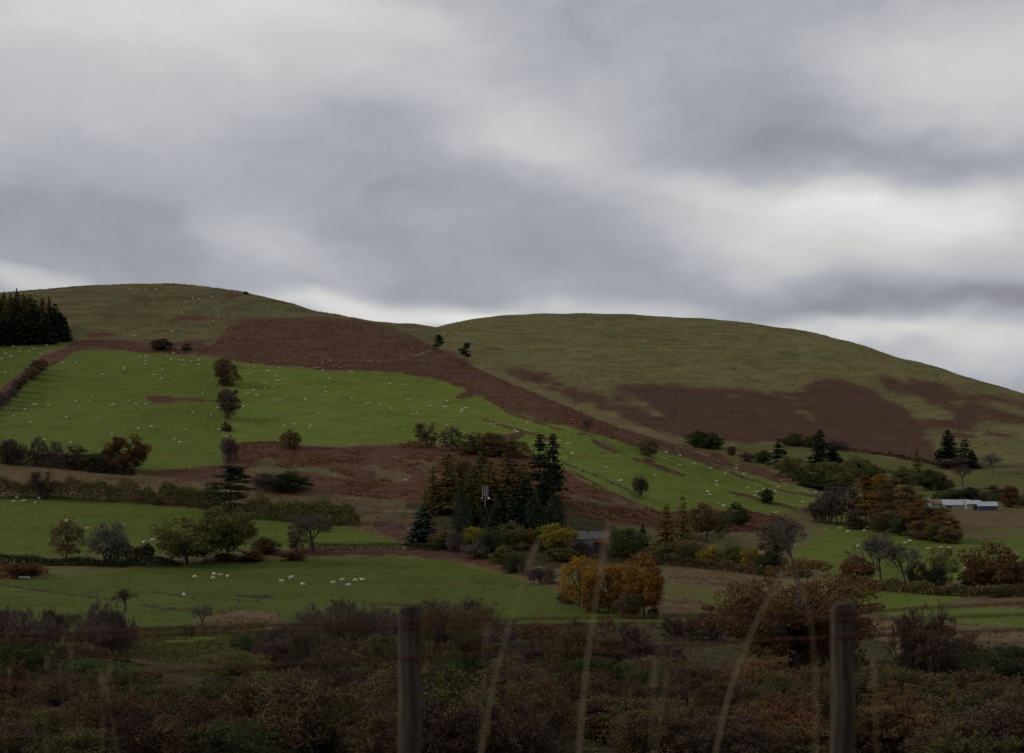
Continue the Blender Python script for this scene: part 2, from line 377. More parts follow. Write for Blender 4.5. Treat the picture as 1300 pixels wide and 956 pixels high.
# ------------------------------------------------------------------ mesh builder
class MB:
    def __init__(s): s.v = []; s.f = []; s.n = 0; s.m = []
    def add(s, verts, faces, mi=0):
        verts = np.asarray(verts, float); s.v.append(verts)
        s.f.extend([tuple(int(i) + s.n for i in f) for f in faces]); s.m.extend([mi] * len(faces)); s.n += len(verts)
    def quads(s, Q, mi=0):              # Q: (k,4,3)
        k = len(Q); s.v.append(Q.reshape(-1, 3)); b = s.n + np.arange(k)[:, None] * 4 + np.arange(4)[None]
        s.f.extend(map(tuple, b.tolist())); s.m.extend([mi] * k); s.n += 4 * k
    def tube(s, P, rad, n=5, mi=0, cap=True):
        P = np.asarray(P, float); k = len(P); rad = np.broadcast_to(rad, (k,))
        T = np.gradient(P, axis=0); T /= np.linalg.norm(T, axis=1)[:, None] + 1e-9
        ref = np.array([1., 0, 0]) if abs(T[0][0]) < .8 else np.array([0, 1., 0])
        a = np.cross(T, ref); a /= np.linalg.norm(a, axis=1)[:, None] + 1e-9; b = np.cross(T, a)
        ang = np.arange(n) * 2 * math.pi / n
        V = P[:, None] + rad[:, None, None] * (np.cos(ang)[None, :, None] * a[:, None] + np.sin(ang)[None, :, None] * b[:, None])
        F_ = []
        for i in range(k - 1):
            for j in range(n):
                F_.append((i * n + j, i * n + (j + 1) % n, (i + 1) * n + (j + 1) % n, (i + 1) * n + j))
        if cap: F_.append(tuple(range(n))[::-1]); F_.append(tuple((k - 1) * n + j for j in range(n)))
        s.add(V.reshape(-1, 3), F_, mi)
    def box(s, x0, x1, y0, y1, z0, z1, mi=0):
        v = [(x, y, z) for z in (z0, z1) for y in (y0, y1) for x in (x0, x1)]
        s.add(v, [(0, 2, 3, 1), (4, 5, 7, 6), (0, 1, 5, 4), (2, 6, 7, 3), (0, 4, 6, 2), (1, 3, 7, 5)], mi)
    def arr(s): return np.vstack(s.v) if s.v else np.zeros((0, 3))
    def mesh(s, name, mats=(), smooth=False, V=None):
        me = bpy.data.meshes.new(name); V = s.arr() if V is None else V
        me.from_pydata(V.tolist(), [], s.f)
        for m in mats: me.materials.append(m)
        if len(mats) > 1: me.polygons.foreach_set('material_index', np.array(s.m, np.int32))
        if smooth: me.polygons.foreach_set('use_smooth', np.ones(len(s.f), bool))
        me.update(); return me

def leafquads(C, size, g, flat=0.0, asp=.62, up=0.0):
    """loose leaf sprays: one small diamond per centre"""
    k = len(C)
    n = g.normal(size=(k, 3)); n[:, 2] += flat * 2.5; n /= np.linalg.norm(n, axis=1)[:, None]
    a = g.normal(size=(k, 3)); a[:, 2] += up * 2.5; a -= (a * n).sum(1)[:, None] * n; a /= np.linalg.norm(a, axis=1)[:, None] + 1e-9
    b = np.cross(n, a)
    s = (size * g.uniform(.6, 1.35, k))[:, None]
    return np.stack([C + a * s, C + b * s * asp, C - a * s, C - b * s * asp], 1)

# ------------------------------------------------------------------ plant meshes (unit height, unit width)
def norm_pair(parts):
    V = np.vstack([p.arr() for p in parts if p.n])
    w = max(np.ptp(np.percentile(V[:, 0], [1.2, 98.8])), np.ptp(np.percentile(V[:, 1], [1.2, 98.8]))); h = np.percentile(V[:, 2], 99.7)
    cx = 0
    for p in parts:
        if p.n:
            A = p.arr(); A[:, :2] /= w; A[:, 2] /= h; p.v = [A]
    return parts

def curve(p0, p1, g, bend=.08, k=5, sag=0):
    t = np.linspace(0, 1, k)[:, None]; P = p0 + (p1 - p0) * t
    L = np.linalg.norm(p1 - p0); w = np.cumsum(g.normal(size=(k, 3)), 0) * bend * L / k
    w -= w[0]; P = P + w * np.minimum(1, t * 1.0) * (1 - t * .5); P[:, 2] += sag * L * (t * (1 - t))[:, 0] * 4
    return P

def leafy(seed, base=.18, clumps=46, per=75, leaf=.020, spread=.11, wob=.28, flatclump=.75, stems=1, aspect=.95):
    g = np.random.default_rng(seed); tr, cr = MB(), MB()
    cz = (1 + base) / 2; rz = (1 - base) / 2; rx = aspect / 2
    lob = g.normal(size=(7, 3)); lob /= np.linalg.norm(lob, axis=1)[:, None]; la = g.uniform(-wob, wob, 7)
    D = g.normal(size=(clumps, 3)); D /= np.linalg.norm(D, axis=1)[:, None]
    rad = g.uniform(.25, 1, clumps) ** .55
    fac = 1 + (np.exp(3 * (D @ lob.T - 1)) * la[None]).sum(1)
    C = D * (rad * fac)[:, None] * np.array([rx, rx, rz]) + np.array([0, 0, cz])
    C[:, 2] = np.maximum(C[:, 2], base * .6 + .03)
    fork = np.array([g.normal() * .02, g.normal() * .02, base + .12])
    for s_ in range(stems):
        off = np.array([g.normal(), g.normal(), 0]) * (.0 if stems == 1 else .06)
        P = curve(off + [0, 0, -.02], fork + off, g, .06); tr.tube(P, np.linspace(.026, .017, 5) / math.sqrt(stems), 7)
        P = curve(fork + off, off + np.array([g.normal() * .04, g.normal() * .04, .85]), g, .1); tr.tube(P, np.linspace(.017, .003, 5) / math.sqrt(stems), 5)
    for i in range(0, clumps, 2):
        st = fork + np.array([0, 0, g.uniform(-.06, .35) * max(.2, min(1, C[i, 2]))])
        tr.tube(curve(st, C[i], g, .15, 5, .05), np.linspace(.010, .002, 5), 4)
    for i in range(clumps):
        n = int(per * g.uniform(.6, 1.4)); sp = spread * g.uniform(.65, 1.35)
        q = g.normal(size=(n, 3)); q /= np.linalg.norm(q, axis=1)[:, None]; q *= g.uniform(.2, 1, (n, 1)) ** .5
        cr.quads(leafquads(C[i] + q * sp * np.array([1, 1, flatclump]), leaf, g))
    # stray sprays that break the outline
    k = clumps * 4; j = g.integers(0, clumps, k)
    q = g.normal(size=(k, 3)); q /= np.linalg.norm(q, axis=1)[:, None]
    cr.quads(leafquads(C[j] + q * spread * g.uniform(.9, 1.5, (k, 1)), leaf * .8, g))
    return norm_pair([tr, cr])

def bare(seed, kids=(7, 5, 5, 4), trunk=.22, lean=.0, upb=.5, r0=.022, twig=.0022, leaves=0, leaf=.014, stems=1, thick=1.0):
    g = np.random.default_rng(seed); tr, cr = MB(), MB(); tips = []
    def grow(p, dr, L, r, lev):
        k = 4 if lev < 3 else 3
        P = [p]; d = dr.copy()
        for _ in range(k):
            d = d + g.normal(size=3) * ((.06 if lev == 0 else .17) + .045 * lev); d[2] += upb * .12; d /= np.linalg.norm(d)
            P.append(P[-1] + d * L / k)
        P = np.array(P); rr = np.linspace(r, max(r * .45, twig * .7), len(P))
        (tr if lev < 2 else cr).tube(P, rr, 6 if lev == 0 else 4 if lev < 3 else 3, cap=False)
        if lev >= len(kids): tips.append(P[-1]); return
        n = kids[lev]
        for c in range(n):
            t = (.10 + .88 * (c + g.uniform(0, .9)) / n) if (stems > 1 and lev == 0) else (.35 if lev else .5) + (.65 if lev else .5) * (c + g.uniform(0, .9)) / n; t = min(t, .98)
            i = int(t * (len(P) - 1)); q = P[i] + (P[min(i + 1, len(P) - 1)] - P[i]) * (t * (len(P) - 1) - i)
            ax = P[min(i + 1, len(P) - 1)] - P[i]; ax /= np.linalg.norm(ax) + 1e-9
            s_ = g.normal(size=3); s_ -= (s_ @ ax) * ax; s_ /= np.linalg.norm(s_) + 1e-9
            a = g.uniform(.5, 1.05) if lev else g.uniform(.45, 1.0)
            nd = ax * math.cos(a) + s_ * math.sin(a); nd[2] += upb * .25; nd /= np.linalg.norm(nd)
            grow(q, nd, L * g.uniform(.5, .72) * (1.0 if lev else 1.25) * (1.15 - .4 * t), max(rr[min(i, len(rr) - 1)] * .6, twig), lev + 1)
    for s_ in range(stems):
        d0 = np.array([lean + g.normal() * .05 * (1 + 4 * (stems > 1)), g.normal() * .05 * (1 + 4 * (stems > 1)), 1.0]); d0 /= np.linalg.norm(d0)
        o = np.array([g.normal(), g.normal(), 0]) * (.12 if stems > 1 else 0); o[2] = -.01
        grow(o, d0, (trunk + .18) * g.uniform(.8, 1.2), r0 * thick / math.sqrt(stems), 0)
    if leaves and tips:
        Tp = np.array(tips); j = g.integers(0, len(Tp), leaves)
        cr.quads(leafquads(Tp[j] + g.normal(size=(leaves, 3)) * .02, leaf, g), 1)
    V = np.vstack([p.arr() for p in (tr, cr)])
    return norm_pair([tr, cr])

def conifer(seed, whorls=24, boughs=8, per=9, prof=.85, wid=.42, droop=.25, base=.08, leaf=.018, ragged=.25, gap=0.0, flat=.6):
    g = np.random.default_rng(seed); tr, cr = MB(), MB()
    tr.tube(curve(np.array([0, 0, -.02]), np.array([g.normal() * .01, g.normal() * .01, .99]), g, .015, 6), np.linspace(.017, .002, 6), 6)
    for w in range(whorls):
        z = base + (1 - base) * (w + g.uniform(-.4, .4)) / whorls
        if z < 0 or g.uniform() < gap: continue
        for b in range(boughs):
            a = g.uniform(0, 2 * math.pi); L = wid / 2 * (1 - z) ** prof * g.uniform(1 - ragged * 1.6, 1 + ragged) + .012
            n = max(2, int(per * L / (wid / 2) + 2))
            t = g.uniform(.15, 1, n); p = np.stack([np.cos(a) * L * t, np.sin(a) * L * t, z - droop * L * t ** 1.5 + .04 * L], -1)
            side = np.array([-math.sin(a), math.cos(a), 0]); p += side * (g.normal(size=(n, 1)) * .25 * L * (1.1 - t)[:, None]) + g.normal(size=(n, 3)) * .006
            cr.quads(leafquads(p, leaf * (.7 + .8 * (1 - z)), g, flat, .5))
            if b % 2 == 0: tr.tube(np.array([[0, 0, z], p[np.argmax(t)]]), [.004, .0012], 3, cap=False)
    return norm_pair([tr, cr])

def columnar(seed, n=3600, leaf=.016):
    g = np.random.default_rng(seed); tr, cr = MB(), MB()
    tr.tube(np.array([[0, 0, -.02], [0, 0, .5], [0, 0, .95]]), [.02, .012, .003], 6)
    z = g.uniform(.03, 1, n) ** .9; a = g.uniform(0, 2 * math.pi, n)
    prof = np.interp(z, [0, .12, .4, .7, .9, 1], [.13, .2, .22, .17, .08, .01])
    lob = 1 + .22 * np.sin(a * 3 + z * 9 + seed) + .15 * np.sin(a * 5 - z * 17)
    r = prof * lob * g.uniform(.55, 1.06, n)
    cr.quads(leafquads(np.stack([r * np.cos(a), r * np.sin(a), z + g.normal(size=n) * .01], -1), leaf, g, 0, .5, .6))
    return norm_pair([tr, cr])

def plated(seed, lo=.42, plates=11, per=150, rad=.20, thick=.028, leaf=.014, lean=0.0, wid=.30, jit=.0):
    """a bare stem that carries flat shelves of foliage"""
    g = np.random.default_rng(seed); tr, cr = MB(), MB()
    top = np.array([lean, g.normal() * .02, .97]); P = curve(np.array([0, 0, -.02]), top, g, .05, 7); tr.tube(P, np.linspace(.016, .004, 7), 6)
    for i in range(plates):
        z = lo + (1 - lo) * (i + g.uniform(0, .8)) / plates
        c0 = np.array([np.interp(z, P[:, 2], P[:, 0]), np.interp(z, P[:, 2], P[:, 1]), z])
        sh = 1 - .75 * max(0, (z - .6) / .4) ** 1.3
        a = g.uniform(0, 2 * math.pi); c = c0 + np.array([math.cos(a), math.sin(a), .12]) * wid * g.uniform(.2, .75) * sh
        c[2] = min(c[2], .985)
        tr.tube(curve(c0, c, g, .1, 4), np.linspace(.006, .002, 4), 3)
        rr = rad * g.uniform(.6, 1.2) * (.45 + .55 * sh)
        q = g.normal(size=(per, 3)); q /= np.linalg.norm(q, axis=1)[:, None]; q *= g.uniform(.1, 1, (per, 1)) ** .5
        cr.quads(leafquads(c + q * np.array([rr, rr, thick * g.uniform(.7, 1.5)]), leaf, g, .4, .6))
    for i in range(7):                  # dead stubs below the shelves
        z = g.uniform(min(.15, lo * .5), lo); a = g.uniform(0, 6.28); c0 = np.array([np.interp(z, P[:, 2], P[:, 0]), np.interp(z, P[:, 2], P[:, 1]), z])
        tr.tube(np.array([c0, c0 + [math.cos(a) * .07, math.sin(a) * .07, .015]]), [.003, .001], 3, cap=False)
    return norm_pair([tr, cr])

MESH = {}
def variant(kind, i, maker):
    tr, cr = maker
    MESH.setdefault(kind, []).append((tr.mesh(kind + '_trunk', [MAT['bark']], True), cr.mesh(kind + '_crown', [MAT['leaf_olive']])))

# ------------------------------------------------------------------ plant materials
MAT = {}
def leaf_mat(name, col, var=.45, hue=.03, trans=.22):
    m, nt = newmat(name)
    ge = N(nt, 'ShaderNodeNewGeometry'); oi = N(nt, 'ShaderNodeObjectInfo')
    hsv = N(nt, 'ShaderNodeHueSaturation'); hsv.inputs['Color'].default_value = (*col, 1)
    nt.links.new(maprange(nt, ge.outputs['Random Per Island'], 0, 1, 1 - var, 1 + var * 1.2, False), hsv.inputs['Value'])
    r2 = math_(nt, 'FRACT', math_(nt, 'MULTIPLY', ge.outputs['Random Per Island'], 37.7))
    hv = math_(nt, 'ADD', math_(nt, 'MULTIPLY', math_(nt, 'SUBTRACT', r2, .5), hue * 2), math_(nt, 'ADD', .5, math_(nt, 'MULTIPLY', math_(nt, 'SUBTRACT', oi.outputs['Random'], .5), hue)))
    nt.links.new(hv, hsv.inputs['Hue'])
    val = maprange(nt, oi.outputs['Random'], 0, 1, .85, 1.15, False)
    c = N(nt, 'ShaderNodeMix', data_type='RGBA', blend_type='MULTIPLY'); c.inputs['Factor'].default_value = 1
    nt.links.new(hsv.outputs[0], c.inputs[6])
    cc = N(nt, 'ShaderNodeCombineColor'); [nt.links.new(val, cc.inputs[i]) for i in range(3)]
    nt.links.new(cc.outputs[0], c.inputs[7])
    d = N(nt, 'ShaderNodeBsdfDiffuse'); t = N(nt, 'ShaderNodeBsdfTranslucent'); mx = N(nt, 'ShaderNodeMixShader'); mx.inputs[0].default_value = trans
    nt.links.new(c.outputs[2], d.inputs[0]); nt.links.new(c.outputs[2], t.inputs[0])
    nt.links.new(d.outputs[0], mx.inputs[1]); nt.links.new(t.outputs[0], mx.inputs[2])
    o = N(nt, 'ShaderNodeOutputMaterial'); nt.links.new(mx.outputs[0], o.inputs[0]); MAT[name] = m
def plain(name, c1, c2, scale=4.0, rough=.9, spec=.2, stretch=(1, 1, 1), bump=.3):
    m, nt = newmat(name); tc = N(nt, 'ShaderNodeTexCoord').outputs['Object']
    v = vscale(nt, tc, stretch); n1 = noise(nt, v, scale, 6, .65)
    col = mix(nt, maprange(nt, n1, .3, .7), c1, c2)
    b = N(nt, 'ShaderNodeBump'); b.inputs['Strength'].default_value = bump; b.inputs['Distance'].default_value = .02; nt.links.new(n1, b.inputs['Height'])
    finish(nt, col, rough, b.outputs[0], spec); MAT[name] = m

leaf_mat('leaf_gold', (.210, .115, .024), .32, .02)
leaf_mat('leaf_amber', (0.15, 0.082, 0.024), .32, .02)
leaf_mat('leaf_rust', (.105, .060, .027), .32, .02)
leaf_mat('leaf_brown', (0.1190, 0.0868, 0.0420), .32, .02)
leaf_mat('leaf_olive', (0.1120, 0.1036, 0.0364), .32, .02)
leaf_mat('leaf_yellowgreen', (0.2100, 0.1610, 0.0280), .32, .03)
leaf_mat('leaf_larch', (0.15, 0.118, 0.034), .32, .03)
leaf_mat('leaf_evergreen', (0.042, 0.054, 0.025), .32, .02)
leaf_mat('leaf_green', (0.0672, 0.0812, 0.0294), .32, .02)
leaf_mat('leaf_conifer', (0.038, 0.052, 0.03), .35, .02, .1)
leaf_mat('leaf_bluefir', (0.056, 0.076, 0.06), .35, .02, .1)
leaf_mat('twig_purple', (0.1092, 0.0812, 0.0700), .4, .02, .0)
leaf_mat('twig_grey', (0.1148, 0.1008, 0.0784), .4, .01, .0)
leaf_mat('twig_brown', (0.1050, 0.0770, 0.0518), .4, .02, .0)
leaf_mat('twig_dark', (.078, .054, .040), .4, .02, .0)
for n_, c_ in (('scrub_brown', (0.105, 0.072, 0.041)), ('scrub_dark', (0.08, 0.057, 0.038)), ('scrub_olive', (0.09, 0.08, 0.032)), ('scrub_purple', (0.08, 0.056, 0.043)), ('scrub_rust', (0.125, 0.07, 0.034)), ('scrub_green', (0.055, 0.064, 0.026))): leaf_mat(n_, c_, .4, .02, .1)
plain('bark', (.026, .021, .017), (.060, .050, .042), 3)
plain('bark_pale', (.055, .049, .041), (.10, .09, .078), 3)
plain('bark_birch', (.075, .066, .056), (.16, .145, .125), 3)

def plant_meshes():
    for i in range(4): variant('leafy', i, leafy(100 + i, base=.07 + .03 * i, clumps=78, per=105, leaf=.0215, spread=.125))
    for i in range(3): variant('airy', i, leafy(130 + i, base=.12, clumps=62, per=75, leaf=.019, spread=.115, wob=.35))
    for i in range(4): variant('bush', i, leafy(160 + i, base=.0, clumps=62, per=110, leaf=.0255, spread=.16, stems=4, wob=.3))
    for i in range(4): variant('bare', i, bare(200 + i, kids=(9, 6, 5, 5), upb=.7, r0=.017, twig=.0021))
    for i in range(3): variant('tallbare', i, bare(230 + i, kids=(11, 6, 5, 4), trunk=.5, upb=.9, r0=.012, twig=.002))
    for i in range(4): variant('twiggy', i, bare(260 + i, kids=(6, 5, 5, 4), trunk=.12, upb=.4, stems=7, r0=.026, twig=.0032))
    for i in range(3): variant('conifer', i, conifer(300 + i, whorls=27, boughs=11, per=17, leaf=.024, ragged=.16, base=.03))
    for i in range(2): variant('pine', i, conifer(320 + i, whorls=26, boughs=8, per=20, wid=.40, droop=.14, base=.14, ragged=.42, leaf=.025, prof=.55, gap=.03))
    for i in range(3): variant('larch', i, conifer(340 + i, whorls=25, boughs=10, per=14, wid=.40, droop=.12, base=.08, ragged=.3, leaf=.020, prof=.62))
    for i in range(3): variant('columnar', i, columnar(360 + i, 5200, .018))
    for i in range(4): variant('plated', i, plated(380 + i, lo=.20, plates=22, per=250, rad=.22, thick=.036, leaf=.0155))
    for i in range(4): variant('finebush', i, leafy(180 + i, base=.0, clumps=80, per=190, leaf=.0125, spread=.13, stems=5, wob=.35))
    for i in range(2): variant('bigtree', i, leafy(190 + i, base=.14, clumps=150, per=130, leaf=.0108, spread=.09, wob=.45, flatclump=.6, aspect=1.25))
    variant('scots', 0, plated(400, lo=.30, plates=10, per=260, rad=.17, thick=.085, lean=.10, wid=.2, leaf=.022))
    variant('scots', 1, plated(401, lo=.42, plates=10, per=220, rad=.17, thick=.06, lean=.22, wid=.26, leaf=.020))
    variant('cedar', 0, plated(402, lo=.06, plates=24, per=240, rad=.24, thick=.03, lean=.06, wid=.36, leaf=.020))

# ------------------------------------------------------------------ things
def tag(o, label, cat, group=None):
    o['label'] = label; o['category'] = cat
    if group: o['group'] = group
def empty(name, loc, rz=0, scale=(1, 1, 1)):
    o = bpy.data.objects.new(name, None); COL.objects.link(o); o.location = loc; o.rotation_euler = (0, 0, rz); o.scale = scale
    o.empty_display_size = .5; return o
def part(name, me, parent, mat=None):
    o = bpy.data.objects.new(name, me); COL.objects.link(o); o.parent = parent
    if mat is not None and len(o.material_slots):
        o.material_slots[0].link = 'OBJECT'; o.material_slots[0].material = mat
    return o
PNAME = {'leafy': ('broadleaf_tree', 'tree'), 'airy': ('broadleaf_tree', 'tree'), 'bush': ('shrub', 'shrub'), 'finebush': ('shrub', 'shrub'), 'bigtree': ('broadleaf_tree', 'tree'), 'bare': ('bare_tree', 'tree'), 'tallbare': ('bare_tree', 'tree'),
         'twiggy': ('bare_shrub', 'shrub'), 'conifer': ('conifer_tree', 'tree'), 'pine': ('pine_tree', 'tree'), 'larch': ('larch_tree', 'tree'), 'columnar': ('columnar_conifer', 'tree'),
         'plated': ('pine_tree', 'tree'), 'scots': ('pine_tree', 'tree'), 'cedar': ('conifer_tree', 'tree')}
_cnt = {}
def plant(kind, mat, u, vb, vt, w, label, group=None, Y=None, bark=None, var=None, rz=None):
    """a plant whose foot is seen at row vb (or stands at distance Y) and whose top is seen at row vt; w = its width, both in photo pixels"""
    if Y is None: X, Y, Z = pt(u, vb)
    else: X = (u - CX) / F * Y; Z = float(zfield(X, Y))
    H = CAMZ + (V0 - vt) * Y / F - Z
    W = w * Y / F
    H = max(H, .8)
    name, cat = PNAME[kind]
    k = _cnt.get(kind, 0); _cnt[kind] = k + 1
    i = (k if var is None else var) % len(MESH[kind])
    e = empty(name, (X, Y, Z), random.uniform(0, 6.28) if rz is None else rz, (W, W, H)); tag(e, label, cat, group)
    tm, cm = MESH[kind][i]
    part('trunk' if cat == 'tree' else 'stem', tm, e, MAT[bark or 'bark']); part('crown' if cat == 'tree' else 'foliage', cm, e, MAT[mat])
    return e

exec_order = []
# ------------------------------------------------------------------ build the ground and the plants
build_ground()
plant_meshes()
random.seed(5)

